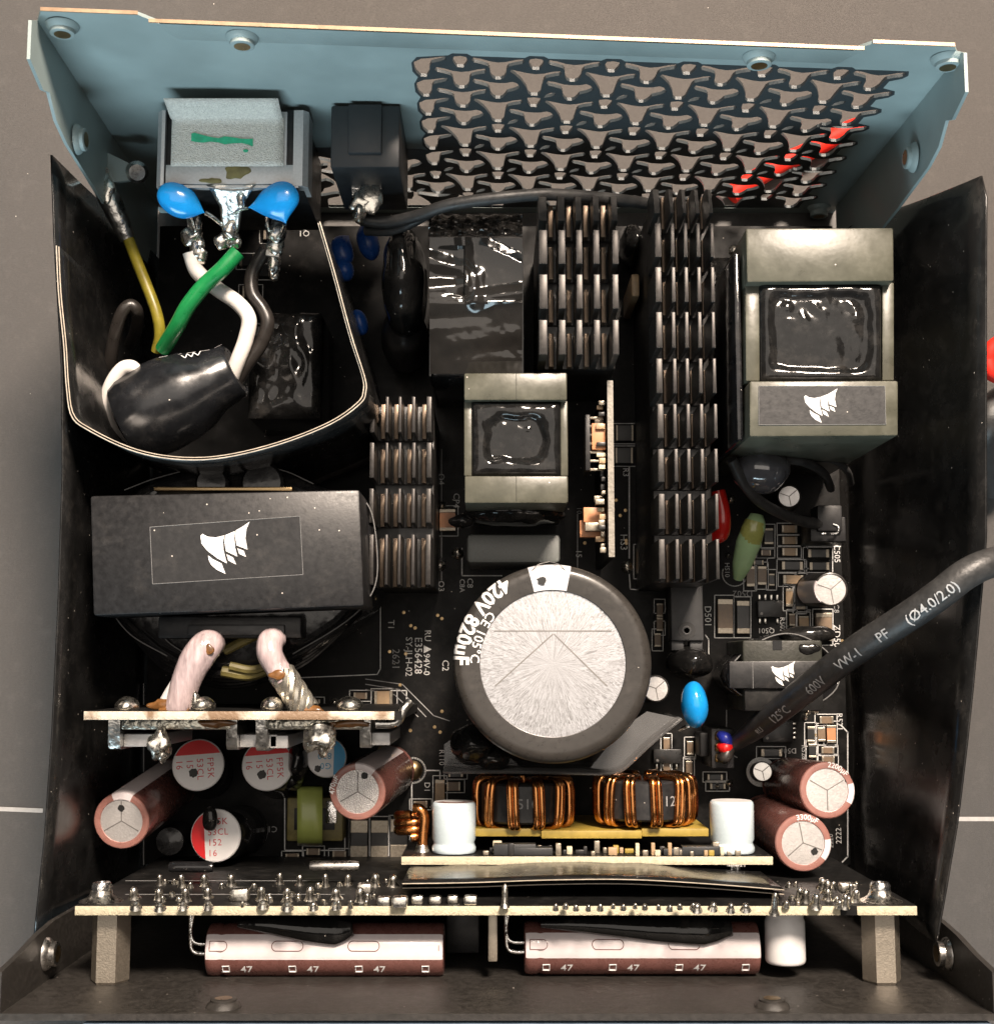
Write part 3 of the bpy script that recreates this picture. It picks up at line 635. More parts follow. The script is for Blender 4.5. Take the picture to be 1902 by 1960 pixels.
# ================================================================== parts on the back panel
# mains inlet
inl = thing('mains_inlet_socket', 'grey metal mains inlet box on back panel, covered with silver cloth tape', 'inlet socket', (-48,92,30))
ZI = 56
a, b = at(297,352,ZI), at(588,352,ZI); yf = a.y; xl, xr = a.x, b.x
mk('insulating_body', G().bb(xl+1.2, xr-1.2, yf+.6, 100.6, 28, ZI-1.0, .4), M['black_plastic'], inl)
xm0, xm1 = at(331,250,ZI).x, at(549,250,ZI).x
g = G().bb(xl+1.8, xr-1.8, yf, yf+3.6, ZI-.9, ZI, .1); g.bb(xm0, xm1, yf+3.5, 99.6, ZI-.9, ZI-.02)
mk('shield_plate', g, M['zinc'], inl)
for s_, x in ((-1, xl), (1, xr)):
    wt = 1.5 if s_ < 0 else 2.6
    g = G().prism([(0,ZI-.9),(-s_*.9,ZI+.02),(-s_*wt,ZI+.02),(-s_*wt,ZI-2.2),(-s_*.9,ZI-2.6),(-s_*.9,ZI-6),(0,ZI-6)], (x,yf-.3,0), (1,0,0), (0,0,1), (0,100.2-yf,0)); mk('shield_side', g, M['zinc'], inl)
mk('shield_front', G().prism([(0,0),(xr-xl-3.2,0),(xr-xl-3.2,-1.2),((xr-xl)*.62,-1.2),((xr-xl)*.58,-1.6),((xr-xl)*.37,-1.6),((xr-xl)*.33,-1.2),(0,-1.2)], (xl+1.6,yf-.15,ZI-.1), (1,0,0), (0,0,1), (0,-.5,0)), M['zinc'], inl)
p0, p1 = at(330,205,ZI+.15), at(545,205,ZI+.15); p2, p3 = at(547,316,ZI+.15), at(334,318,ZI+.15)
xs0, xs1 = p0.x, p1.x; rows = []
for f in [i/8 for i in range(9)]:
    rows.append([V((xs0+(xs1-xs0)*k/12, p0.y+(p3.y-p0.y)*f, ZI+.16+.08*mnoise.noise(V((k*.7,f*5,0))))) for k in range(13)])
p0 = V((p0.x, 98.0, p0.z)); rows = [[V((xs0+(xs1-xs0)*k/12, p0.y+(p3.y-p0.y)*f, ZI+.16+.08*mnoise.noise(V((k*.7,f*5,0))))) for k in range(13)] for f in [i/8 for i in range(9)]]
wall = [[V((xs0-.2+(xs1-xs0-.1)*k/12, 99.6-1.5*q, ZI+.2+5.6*(1-q))) for k in range(13)] for q in (0,.3,.6,.88)]
tp = mk('silver_tape', G().sheet(wall+rows), M['tape_grey'], inl, ang=80, thick=.18)
g = G()
def daub(pts, wd):
    for i in range(len(pts)-1):
        A, B = at(*pts[i], ZI+.36), at(*pts[i+1], ZI+.36); n = V((0, wd[i], 0)); m_ = V((0, wd[i+1], 0))
        g.flatpoly([A-n, B-m_, B+m_, A+n])
daub([(366,262),(372,262),(386,265),(402,266),(418,268),(430,268),(444,268),(462,269),(476,271),(484,272)], [.7,.85,.75,.45,.4,.75,.6,.4,.55,.75])
mk('green_pen_mark', g, M['ink_green'], tp)
g = G().blob(at(470,288,ZI+.36)-V((0,0,.05)), (.5,.3,.06), .3, 3, 1, 2); mk('green_pen_mark', g, M['ink_green'], tp)
mk('dried_flux', G().blob(at(452,328,ZI+.0), (2.4,1.2,.22), .5, .9, 2).blob(at(405,345,ZI), (1.8,.5,.2), .5, .9, 4), M['olive_core'], inl)
# earth lug, solder and legs under the inlet
lg = thing('earth_lug', 'tinned earth tongue with solder lumps below the inlet box', 'solder lug', at(432,400,46))
rows = []
for xl_, xr_, y_, z_ in ((396,490,353,55.8),(406,482,366,55.0),(422,464,395,53),(424,460,420,51.5),(428,456,445,50)):
    rows.append([at(xl_+(xr_-xl_)*k/6, y_, z_)+V((0,0,.25*math.sin(k*1.3))) for k in range(7)])
mk('tongue', G().sheet(rows), M['lug'], lg, ang=60, thick=.6)
for i, (x, y, rx, ry, z_) in enumerate(((440,438,1.3,1.6,51),(424,462,1.5,1.5,49),(450,460,1.2,1.6,49),(462,382,.9,1.5,54.4),(440,452,1.3,1.0,50))): mk('solder_lump', G().blob(at(x,y,z_), (rx,ry,1.0), .35, .9, i), M['solder'], lg)
lg2 = thing('line_terminal', 'soldered mains terminal above the white wire', 'terminal', at(372,450,44))
mk('blade', G().box(at(372,430,45), (2.6,7,.7), .1, .15), M['lug'], lg2)
for i, (x, y, rx, ry) in enumerate(((375,425,1.2,2.4),(368,455,2.1,1.8),(378,478,1.4,2.6),(386,488,1.2,1.6))): mk('solder_lump', G().blob(at(x,y,46), (rx,ry,1.2), .35, .8, i+11), M['solder'], lg2)
lg3 = thing('neutral_terminal', 'soldered mains terminal below the right blue disc', 'terminal', at(528,470,44))
mk('blade', G().box(at(528,452,45), (2.6,8,.7), -.15, .15), M['lug'], lg3)
for i, (x, y, rx, ry) in enumerate(((530,445,1.9,2.2),(527,468,1.6,2.4),(524,498,1.2,2.8),(526,520,1.0,2.0))): mk('solder_lump', G().blob(at(x,y,46-i), (rx,ry,1.1), .35, .8, i+21), M['solder'], lg3)
# two blue discs on the inlet
def disc(label, c, z, rad, rotz, tilt, tail, leads, mt='disc_blue', group=None):
    C = at(*c, z); t = thing('disc_capacitor', label, 'capacitor', C-V((0,0,3)), group)
    R_ = Matrix.Rotation(rotz, 3, 'Z') @ Matrix.Rotation(tilt, 3, 'Y')
    bm = bmesh.new(); bmesh.ops.create_icosphere(bm, subdivisions=4, radius=1)
    tl = [at(x, y, z-.6)-C for x, y in tail]
    for v_ in bm.verts:
        d = v_.co.copy(); q = R_ @ V((d.x*rad[0], d.y*rad[1], d.z*rad[2]))
        for tv in tl:
            k = max(0, q.normalized().dot(tv.normalized())); q = q.lerp(tv*(.9+.1*k), k**6*.92)
        v_.co = C+q*(1+.05*mnoise.noise(q*.35+V((c[0],0,0))))
    mk('coated_body', G().bm(bm), M[mt], t, ang=80)
    for ld in leads: mk('lead', G().tube([at(*q) for q in ld], .38, 8), M['tin'], t)
    return t
disc('left glossy blue disc capacitor hanging below the inlet box', (342,383), 55, (4.0,3.0,2.1), -.5, .2, [(394,408)], [[(392,406,54),(408,416,53),(425,430,51)],[(356,400,53),(368,420,50),(374,440,46)]])
disc('right glossy blue disc capacitor hanging below the inlet box', (532,383), 55, (4.0,3.2,2.1), .35, -.2, [(474,397),(548,430)], [[(475,397,54),(460,400,53),(448,408,52)],[(545,428,53),(538,445,50),(530,455,46)],[(512,400,53),(510,424,50),(512,440,46)]])
# ground terminal left
gt = thing('ground_ring_terminal', 'clear-sleeved crimp terminal at the top of the yellow-green wire', 'terminal', at(220,400,40))
mk('ring_tab', G().prism([(at(x,y,42).x, at(x,y,42).y) for x, y in ((160,325),(200,290),(262,320),(255,345),(215,350),(180,345))], (0,0,41.6), (1,0,0), (0,1,0), (0,0,.8)), M['paint'], gt)
mk('screw_head', G().lathe([(2.1,0),(2.1,1.0),(1.5,1.7),(.01,1.8)], at(262,328,42), (.3,-.5,1), 24), M['steel'], gt)
mk('crimp_barrel', G().tube([at(190,335,42), at(205,370,42), at(228,420,41), at(245,458,40)], [1.9,2.2,1.9,1.5], 12), M['lug'], gt)
mk('solder_lump', G().blob(at(185,330,43), (2.2,1.8,1.3), .35, .8, 33).blob(at(205,365,43.6), (1.3,2.4,.8), .35, .8, 35), M['solder'], gt)
# switch
sw = thing('rocker_switch', 'black plastic rocker switch body on back panel beside the inlet', 'switch', (-23,92,30))
ZS = 57; xa, xb = at(632,330,ZS).x, at(764,330,ZS).x; yf = at(700,320,ZS).y
mk('housing', G().bb(xa, xb, yf, 100.4, 34, ZS, .35), M['grey_plastic'], sw)
x0, x1 = at(666,260,ZS+1).x, at(730,260,ZS+1).x
mk('snap_clip', G().bb(x0, x1, at(700,292,ZS+1).y, 100.2, ZS-.2, ZS+1.0, .2), M['grey_plastic'], sw)
q = [(668,322),(735,322),(730,345),(730,385),(722,402),(705,405),(690,398),(676,388),(672,345)]
mk('terminal_blade', G().prism([(at(x,y,47).x, at(x,y,47).y) for x, y in q], (0,0,46.6), (1,0,0), (0,1,0), (0,0,.7)), M['tin'], sw)
mk('solder_lump', G().blob(at(688,404,47), (1.4,2.4,1.3), .3, .8, 5).blob(at(690,388,47.4), (2.0,2.0,1.0), .3, .8, 6).blob(at(708,380,47.4), (2.4,3,.8), .2, .8, 7), M['solder'], sw)
# ================================================================== wires round the inlet
def wire(label, pts, rpx, mt, name='insulated_wire', group=None, flat=None, cat='wire', seg=14):
    P3 = [at(*p) for p in pts]; r = mm(rpx, P3[0].z)
    return tag(mk(name, G().tube(P3, r, seg, 8, flat=flat), M[mt]), label, cat, group)
wire('thick green wire running from the earth lug into the black sleeve', [(455,482,50),(425,515,50),(392,545,49),(360,585,48),(338,625,46),(312,668,42)], 16, 'wire_green')
wire('thick white wire bending down from the mains terminal into the black sleeve', [(364,482,46),(378,520,45),(415,552,44),(455,580,44),(476,610,44),(470,650,43),(455,690,42),(440,730,40)], 15.5, 'wire_white')
wire('dark brown-black wire curling from neutral terminal into the black sleeve', [(508,478,43),(484,520,42),(482,560,42),(503,592,42),(512,620,42),(498,660,41),(470,700,40),(448,740,38)], 14, 'wire_black')
wire('yellow-green earth wire running down from the crimp terminal', [(244,452,40),(262,500,42),(282,550,43),(300,600,43),(306,640,42),(300,672,40)], 11, 'wire_yellow')
wire('dark wire loop rising at the left inside the film guard', [(206,760,30),(210,700,36),(220,640,40),(234,598,42),(250,584,42),(262,596,41),(262,625,36),(250,660,28)], 12, 'wire_black')
wire('white wire loop curling round the left end of the black sleeve', [(262,712,42),(250,702,43),(232,708,43),(212,738,42),(204,775,40),(212,812,36),(240,835,30)], 14, 'wire_white')
A, B = at(452,708,40), at(250,806,38)
sl = thing('ferrite_sleeve', 'fat black shrink sleeve over a ferrite ring, wires entering both ends', 'wire sleeve', at(350,770,26))
ax, u, v = frame(B-A, (0,0,1)); h = (B-A).length
mk('shrink_tube', G().lathe([(4.2,.3),(4.8,0),(5.3,.5),(5.9,h*.22),(7.7,h*.38),(8.5,h*.55),(8.8,h*.75),(8.5,h*.93),(7.6,h+.4),(5.6,h+1.2),(3.6,h+1.5)], A, ax, 40, up=(0,0,1)), M['shrink'], sl)
mk('tube_mouth', G().lathe([(4.05,.25),(3.9,2.5),(.01,4)], A, ax, 32), M['black_plastic'], sl)
def sfm(x, y, r=6.4): a = -1.0+y/r; return A+ax*(3.6-x)+(u*math.cos(a)+v*math.sin(a))*(5.35+.07+(x < 0)*.0+max(0,-x)*.05)
g = G()
for i in range(9):
    t0, t1 = i/9, i/9+.07; a_n = 1.05
    rr = lambda t: 5.45+2.95*min(1, max(0, (t-.1)/.4))+.09
    f = lambda t, da: A+ax*(h*t)+(u*math.cos(a_n+da)+v*math.sin(a_n+da))*rr(t)
    g.flatpoly([f(t0,0), f(t1,0), f(t1,.02), f(t0,.02)])
zz = [(.18,.02),(.20,-.28),(.235,-.02),(.25,-.3),(.285,-.06),(.30,-.3),(.33,-.12)]
for (ta, da), (tb, db) in zip(zz, zz[1:]): g.flatpoly([f(ta,1.0*0+da), f(tb,db), f(tb+.009,db), f(ta+.009,da)])
mk('printed_mark', g, M['print_white'], sl)
wire('long black double wire crossing from the switch in front of the vents', [(690,420,44),(740,425,44),(800,412,46),(860,392,48),(960,378,48),(1060,372,46),(1200,384,40),(1300,400,30)], 12, 'cable_black', 'switch_wire')
wire('second black wire from the switch terminal, lower of the pair', [(700,440,40),(750,440,42),(790,424,44),(830,402,45)], 11, 'cable_black', 'switch_wire')
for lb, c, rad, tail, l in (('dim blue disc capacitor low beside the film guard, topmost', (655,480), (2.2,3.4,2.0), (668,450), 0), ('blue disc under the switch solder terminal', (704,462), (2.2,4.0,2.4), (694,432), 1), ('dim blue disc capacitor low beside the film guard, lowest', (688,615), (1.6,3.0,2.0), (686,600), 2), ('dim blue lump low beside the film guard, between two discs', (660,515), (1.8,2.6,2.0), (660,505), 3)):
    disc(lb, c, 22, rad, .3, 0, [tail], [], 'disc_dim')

wb = thing('wrapped_block', 'black film-wrapped block with shiny wrinkles inside the film guard, right of the sleeve', 'component', at(545,700,ZB))
a, b = at(478,598,30), at(612,800,30); n = 36; rows = []
for j in range(n+1):
    row = []
    for i in range(n+1):
        fx, fy = i/n, j/n; e = min(fx, 1-fx, fy, 1-fy); x = a.x+(b.x-a.x)*fx; y = a.y+(b.y-a.y)*fy
        rg = (1-abs(mnoise.noise(V((x*.16, y*.10, 5)))))**6
        row.append(V((x, y, 29+1.5*min(1, e*9)**.5+.9*rg+.3*mnoise.noise(V((x*.5, y*.4, 2))))))
    rows.append(row)
mk('wrinkled_film', G().sheet(rows), M['black_goo'], wb, ang=80)
mk('block', G().bb(a.x, b.x, b.y, a.y, ZB+.1, 28.9, .4), M['black_gloss'], wb)
# ================================================================== filter parts
ck = thing('wound_choke', 'shiny black shrink-wrapped choke standing left of the bag-wrapped capacitor', 'choke', at(775,600,10))
g = G(); g.blob(at(775,545,30), (4.4,11.0,15), .10, .22, 3, 4); mk('wound_body', g, M['black_goo'], ck)
mk('lower_body', G().blob(at(775,650,20), (4.8,6.5,12), .08, .3, 5, 3), M['black_plastic'], ck)
bg_ = thing('wrapped_film_capacitor', 'box capacitor wrapped in crinkled shiny black bag', 'capacitor', at(910,580,10))
zt = 48; c0, c1 = at(822,452,zt), at(1000,704,zt); n = 60; rows = []
CR = [((.36,.0),(.40,.36),.55),((-.05,.16),(.34,.24),.5),((.0,.40),(.36,.36),.6),((.5,.47),(1.05,.42),.9),((.0,.30),(.3,.30),-.35),((.62,.08),(.98,.20),.5),((.5,.30),(.48,.5),.45),((.0,.60),(.6,.58),-.4),((.2,.8),(.9,.72),.3),((.3,.92),(1,.9),.3)]
def seg_d(p, a, b):
    ap = (p[0]-a[0], p[1]-a[1]); ab = (b[0]-a[0], b[1]-a[1]); t = max(0, min(1, (ap[0]*ab[0]+ap[1]*ab[1])/(ab[0]**2+ab[1]**2)))
    return math.hypot((ap[0]-ab[0]*t)*.75, (ap[1]-ab[1]*t))
for j in range(n+1):
    row = []
    for i in range(n+1):
        fx, fy = i/n, j/n; x = c0.x+(c1.x-c0.x)*fx; y = c0.y+(c1.y-c0.y)*fy
        d = .10*mnoise.noise(V((x*.25, y*.2, 3)))-max(0, fy-.50)*9
        for A_, B_, am in CR: d += am*max(0, 1-seg_d((fx, fy), A_, B_)/.085)
        if fy < .44: d += -.17*(x-c0.x)*(1 if fx < .38 and fy > .08 else .15)
        if .44 <= fy < .5: d += -.10*(x-c0.x)*.3
        d += .06*mnoise.noise(V((x*.9, y*.9, 7)))
        row.append(V((x, y, zt-.6+d)))
    rows.append(row)
mk('crinkled_film', G().sheet(rows), M['shiny_bag'], bg_, ang=60)
mk('capacitor_box', G().bb(c0.x, c1.x, c1.y, c0.y, 10, zt-8, .5), M['black_gloss'], bg_)
rows = []
a, b = at(822,410,zt-6), at(1000,452,zt-1)
for j in range(25):
    rows.append([V((a.x+(b.x-a.x)*i/40, a.y+(c0.y+.2-a.y)*j/24, zt-6+5.2*(j/24)+1.7*mnoise.noise(V((i*.33,j*.3,9)))*min(1,(24-j)/5))) for i in range(41)])
mk('bunched_film', G().sheet(rows), M['shiny_bag'], bg_, ang=20)
mk('film_side', G().bb(c0.x-.25, c0.x+.1, c1.y, c0.y, 10, zt-7).bb(c1.x-.1, c1.x+.3, c1.y, c0.y, 10, zt-7), M['shiny_bag'], bg_)
# ================================================================== transformers
def goo_window(par, px4, z, seed, rim=1.9, drop=1.8):
    P4 = [at(x, y, z) for x, y in px4]; n = 40; rows = []
    for j in range(n+1):
        row = []
        for i in range(n+1):
            fx, fy = i/n, j/n; top = P4[0].lerp(P4[1], fx); bt = P4[3].lerp(P4[2], fx); p = top.lerp(bt, fy)
            e = min(fx, 1-fx)*(P4[1]-P4[0]).length; f = min(fy, 1-fy)*(P4[3]-P4[0]).length; e = max(e,.001); f = max(f,.001); m_ = (e**-3+f**-3)**(-1/3); m_ += .5*mnoise.noise(V((p.x*.4, p.y*.4, seed*3)))*min(1, m_/2)
            rc = rim*.62
            ring = math.sqrt(max(0, rc*rc-(m_-rc)**2))*.75 if m_ < 2*rc else 0
            k = max(0, min(1, (m_-1.5*rc)/1.2)); k = k*k*(3-2*k)
            dome = .9*(1-2.6*((fx-.5)**2+(fy-.45)**2))
            hgt = (-.6+ring*1.1)*(1-k)+k*(dome-drop*.55)
            hgt += .16*mnoise.noise(V((p.x*.3, p.y*.3, seed)))+.05*mnoise.noise(V((p.x*1.0, p.y*.25, seed+4)))
            if fy < .40: hgt += (.6*max(0, mnoise.noise(V((p.x*.75, p.y*.5, seed+8)))))*k
            row.append(V((p.x, p.y, z-.6+hgt)))
        rows.append(row)
    mk('potted_winding', G().sheet(rows), M['black_goo'], par, ang=80)
    q = P4; mk('winding_body', G().prism([(p.x, p.y) for p in q], (0,0,ZB+1), (1,0,0), (0,1,0), (0,0,z-3.4-ZB)), M['black_gloss'], par)
Z = 60
ch = thing('ferrite_choke', 'large grey-green ferrite choke at upper right with black emblem sticker', 'transformer', at(1570,650,ZB))
quad_prism([(1427,436),(1710,435),(1711,538),(1429,540)], Z, 12, M['ferrite'], 'upper_core_bar', ch)
quad_prism([(1434,729),(1719,728),(1719,834),(1434,836)], Z, 12, M['ferrite'], 'lower_core_bar', ch)
quad_prism([(1426,540),(1454,540),(1454,729),(1427,729)], Z-2.5, 12, M['ferrite'], 'core_leg', ch, .25); quad_prism([(1688,540),(1711,540),(1711,728),(1688,728)], Z-2.5, 12, M['ferrite'], 'core_leg', ch, .25)
goo_window(ch, [(1455,541),(1689,541),(1689,728),(1457,728)], Z-1.2, 2.2)
st = quad_prism([(1453,740),(1692,740),(1694,811),(1453,812)], Z+.12, Z-.1, M['black_tape'], 'sticker', ch, 0)
logo(st, at(1571,776,Z+.12), mm(66,Z), 0)
g = G(); q = [(1452,739),(1693,739),(1695,812),(1452,813)]
for a, b in zip(q, q[1:]+q[:1]): A, B = at(*a, Z+.14), at(*b, Z+.14); g.tube([A, B], .06, 6, 1)
mk('sticker_edge', g, M['tape_line'], ch)
mk('glue_skirt', G().bb(at(1422,600,Z).x, at(1716,600,Z).x, at(1500,852,40).y, at(1500,440,40).y, 11, 24, 1.5), M['black_goo'], ch)
mk('glue_film', G().bb(at(1418,600,Z).x-.4, at(1426,600,Z).x, at(1500,836,Z).y, at(1500,470,Z).y, 12, Z-4, .3), M['black_gloss'], ch)
Z = 50
md = thing('ferrite_inductor', 'small grey-green ferrite inductor with potted winding, centre, above the grey box', 'transformer', at(987,850,ZB))
quad_prism([(888,714),(1085,713),(1085,766),(888,766)], Z, 12, M['ferrite'], 'upper_core_bar', md, .3)
quad_prism([(889,911),(1087,911),(1087,963),(889,963)], Z, 12, M['ferrite'], 'lower_core_bar', md, .3)
quad_prism([(888,767),(904,767),(904,911),(888,911)], Z-2, 12, M['ferrite'], 'core_leg', md, .2); quad_prism([(1072,767),(1086,767),(1087,911),(1072,911)], Z-2, 12, M['ferrite'], 'core_leg', md, .2)
goo_window(md, [(902,767),(1074,767),(1074,911),(902,911)], Z-.8, 7.7, 2.6, 2.4)
mk('core_seam', G().bb(at(988,740,Z).x-.05, at(988,740,Z).x+.05, at(988,766,Z).y, at(988,715,Z).y, Z-.02, Z+.03).bb(at(988,940,Z).x-.05, at(988,940,Z).x+.05, at(988,962,Z).y, at(988,912,Z).y, Z-.02, Z+.03), M['ferrite_grey'], md)
mk('glue_foot', G().blob(at(985,985,34), (9.5,2.4,6), .12, .4, 4, 4).blob(at(885,998,34), (2.6,1.3,1.4), .2, .6, 5), M['black_goo'], md)
# main transformer
Z = 57
mt_ = thing('main_transformer', 'large black taped transformer at left with big white emblem', 'transformer', at(435,1060,ZB))
def outline_prism(pts, z1, z0, mt, name, par, bev=1.2):
    P_ = [at(x, y, z1) for x, y in pts]; bm = bmesh.new()
    a = [bm.verts.new((p.x, p.y, z1)) for p in P_]; b = [bm.verts.new((p.x, p.y, z0)) for p in P_]; n = len(P_)
    top = bm.faces.new(a); bm.faces.new(list(reversed(b)))
    for i in range(n): bm.faces.new([a[i], b[i], b[(i+1) % n], a[(i+1) % n]])
    bmesh.ops.recalc_face_normals(bm, faces=bm.faces)
    if bev: bmesh.ops.bevel(bm, geom=list(top.edges), offset=bev, segments=3, affect='EDGES', profile=.5)
    return mk(name, G().bm(bm), mt, par, ang=50)
outline_prism([(205,1150),(235,1195),(300,1245),(370,1278),(440,1290),(510,1276),(590,1240),(650,1200),(700,1150),(718,1090),(712,990),(690,950),(600,925),(540,898),(470,893),(390,893),(320,905),(260,935),(215,990)], 44, 13, M['black_gloss'], 'taped_winding', mt_, 2.0)
for k in range(5):
    gq = G(); off = k*4.5
    gq.tube([at(x, y+off*.35, 44-k*2.6) for x, y in ((215,1160),(300,1242+off),(370,1277+off),(440,1290+off),(510,1276+off),(590,1241+off),(690,1165))], .5, 8, 6); mk('winding_turn', gq, M['black_gloss'], mt_)
mk('core_block', G(), M['black_tape'], mt_) if False else None
for pts_ in ([(238,938),(300,915),(390,894),(470,892),(540,900),(600,926)],[(690,946),(712,985),(722,1060),(718,1120),(690,1165),(640,1205),(560,1252)],[(205,1160),(250,1215),(320,1256)],[(300,1192),(318,1225),(352,1250)]):
    mk('tape_edge', G().tube([at(x,y,44.6) for x, y in pts_], .11, 6, 6), M['tape_line'], mt_)
core = quad_prism([(172,949),(688,937),(697,1160),(178,1179)], Z, 40, M['black_tape'], 'taped_core', mt_, .5)
st = None
g = G(); q = [(287,1009),(574,988),(580,1100),(292,1118)]
for a, b in zip(q, q[1:]+q[:1]): g.tube([at(*a, Z+.03), at(*b, Z+.03)], .07, 6, 1)
mk('sticker_edge', g, M['tape_line'], mt_)
st = quad_prism([(288,1010),(573,989),(579,1099),(293,1117)], Z+.04, Z-.2, M['black_tape'], 'sticker', mt_, 0)
logo(st, at(431,1049,Z+.04), mm(96,Z), 2)
mk('rear_bobbin', quad_prism and G().bb(at(295,935,50).x, at(560,935,50).x, at(430,940,50).y, at(430,932,50).y, 44, 50.4, .2), M['brass'], mt_)
for x0, x1 in ((375,440),(462,545)):
    mk('bobbin_tab', G().lathe([(mm((x1-x0)/2,46),0),(mm((x1-x0)/2,46),1),(mm((x1-x0)/2,46)-.5,1.5),(.01,1.6)], at((x0+x1)/2,926,45), seg=28), M['black_gloss'], mt_)
fb = mk('front_bobbin', G().bb(at(298,1200,52).x, at(574,1200,52).x, at(430,1222,50).y, at(430,1180,50).y, 40, 50.5, .4), M['black_plastic'], mt_)
mk('bobbin_plate', G().bb(at(360,1200,51).x, at(545,1200,51).x, at(430,1216,51).y, at(430,1196,51).y, 50.4, 51.4, .2), M['black_tape'], mt_)
mk('inner_leads', G().tube([at(430,1245,46), at(470,1225,47), at(510,1205,48)], .9, 8).tube([at(425,1285,44), at(480,1292,44), at(540,1270,44)], 1.0, 8).tube([at(440,1275,45), at(490,1282,45), at(545,1255,45)], .8, 8), M['olive_core'], mt_)
# pink-glazed bundles to the output board
pb = thing('wire_bundle', 'thick pink glazed wire bundle bending down to the output board, left one', 'wire bundle', at(365,1300,50))
mk('glazed_strands', G().tube([at(408,1232,50), at(396,1236,52.5), at(376,1262,53), at(358,1300,53), at(344,1345,52.5), at(338,1358,52)], [2.3,2.8,2.9,2.6,2.4,2.3], 18, 8), M['pink_glaze'], pb)
mk('second_strand', G().tube([at(362,1290,52), at(342,1315,52), at(322,1342,51.5), at(314,1356,51)], [1.6,1.8,1.5,1.3], 12, 8), M['white_tops'], pb)
mk('burnt_flux', G().blob(at(398,1243,55.2), (1.2,.9,.3), .4, .9, 2).blob(at(320,1350,53), (3.2,1.1,.8), .4, .7, 3).blob(at(345,1360,53.2), (4.0,.8,.8), .4, .7, 8), M['flux'], pb)
pb = thing('wire_bundle', 'pink glazed wire bundle ending in twisted silver strands, right one', 'wire bundle', at(545,1290,50))
mk('glazed_sleeve', G().tube([at(528,1222,50), at(518,1228,52), at(516,1250,53), at(528,1275,53), at(546,1302,53)], [2.0,2.3,2.3,2.1,2.2], 18, 8), M['pink_glaze'], pb)
base = [at(538,1288,53), at(556,1315,53), at(572,1340,52.8), at(586,1362,52.5)]
for k in range(7):
    pts = []
    for i in range(13):
        f = i/12*3; j = min(int(f), 2); p = base[j].lerp(base[j+1], f-j); a = k/7*2*math.pi+i*.32
        pts.append(p+V((math.cos(a)*1.45, math.cos(a)*.9, math.sin(a)*1.5)))
    mk('twisted_strand', G().tube(pts, .82, 8, 2), M['tin_wire'], pb)
mk('burnt_flux', G().blob(at(532,1292,55.3), (1.6,.8,.3), .4, .9, 5).blob(at(590,1360,54), (3,.8,.8), .4, .8, 6), M['flux'], pb)
# standby transformer
Z = 34
sb = thing('standby_transformer', 'small black taped transformer with little emblem, under the printed cable', 'transformer', at(1500,1290,ZB))
mk('core', G().bb(at(1424,1290,Z).x, at(1578,1290,Z).x, at(1500,1362,Z).y, at(1500,1225,Z).y, 14, Z-1.2, .5), M['ferrite_grey'], sb)
mk('lower_core_cover', G().bb(at(1426,1290,Z).x, at(1576,1290,Z).x, at(1500,1361,Z).y, at(1500,1318,Z).y, Z-1.2, Z-.9, .1), M['dull_black'], sb)
tb = quad_prism([(1395,1266),(1592,1265),(1590,1318),(1396,1318)], Z, Z-1.6, M['black_tape'], 'tape_band', sb, .2)
logo(tb, at(1499,1289,Z), mm(46,Z), 0)
mk('tape_fold', G().bb(at(1440,1290,Z).x, at(1441,1290,Z).x, at(1500,1318,Z).y, at(1500,1266,Z).y, Z, Z+.05), M['tape_line'], sb)
pts = [at(1500+102*math.cos(a)+5*math.cos(3*a), 1290+72*math.sin(a)+6*math.sin(2*a+1), 31) for a in [i*math.pi/10 for i in range(20)]]
rows = [[p for p in pts+pts[:1]], [V((p.x, p.y, 13)) for p in pts+pts[:1]]]
mk('tape_skirt', G().sheet(rows), M['black_gloss'], sb, ang=60, thick=.3)
mk('skirt_edge', G().tube(pts, .12, 6, 4, closed=True), M['tape_line'], sb)
mk('notch', G().bb(at(1482,1290,Z).x, at(1500,1290,Z).x, at(1490,1244,Z).y, at(1490,1226,Z).y, Z-1.3, Z-1.1).blob(at(1548,1243,Z-1.2), (2.2,1.0,.4), .4, .7, 3), M['black_goo'], sb)
mk('black_core_tape', G().blob(at(1545,1216,Z-5), (5.0,1.8,2.0), .25, .3, 9, 4), M['black_goo'], sb)
# grey film capacitor
fc = thing('film_capacitor', 'grey rounded box capacitor between centre inductor and bulk capacitor', 'capacitor', at(980,1050,ZB))
a, b = at(893,1022,29), at(1072,1078,29)
mk('moulded_case', G().bb(a.x, b.x, b.y, a.y, 10.5, 29, .9), M['film_cap'], fc); mk('epoxy_foot', G().bb(a.x+.3, b.x-.3, b.y+.3, a.y-.3, ZB+.05, 10.5), M['black_plastic'], fc)
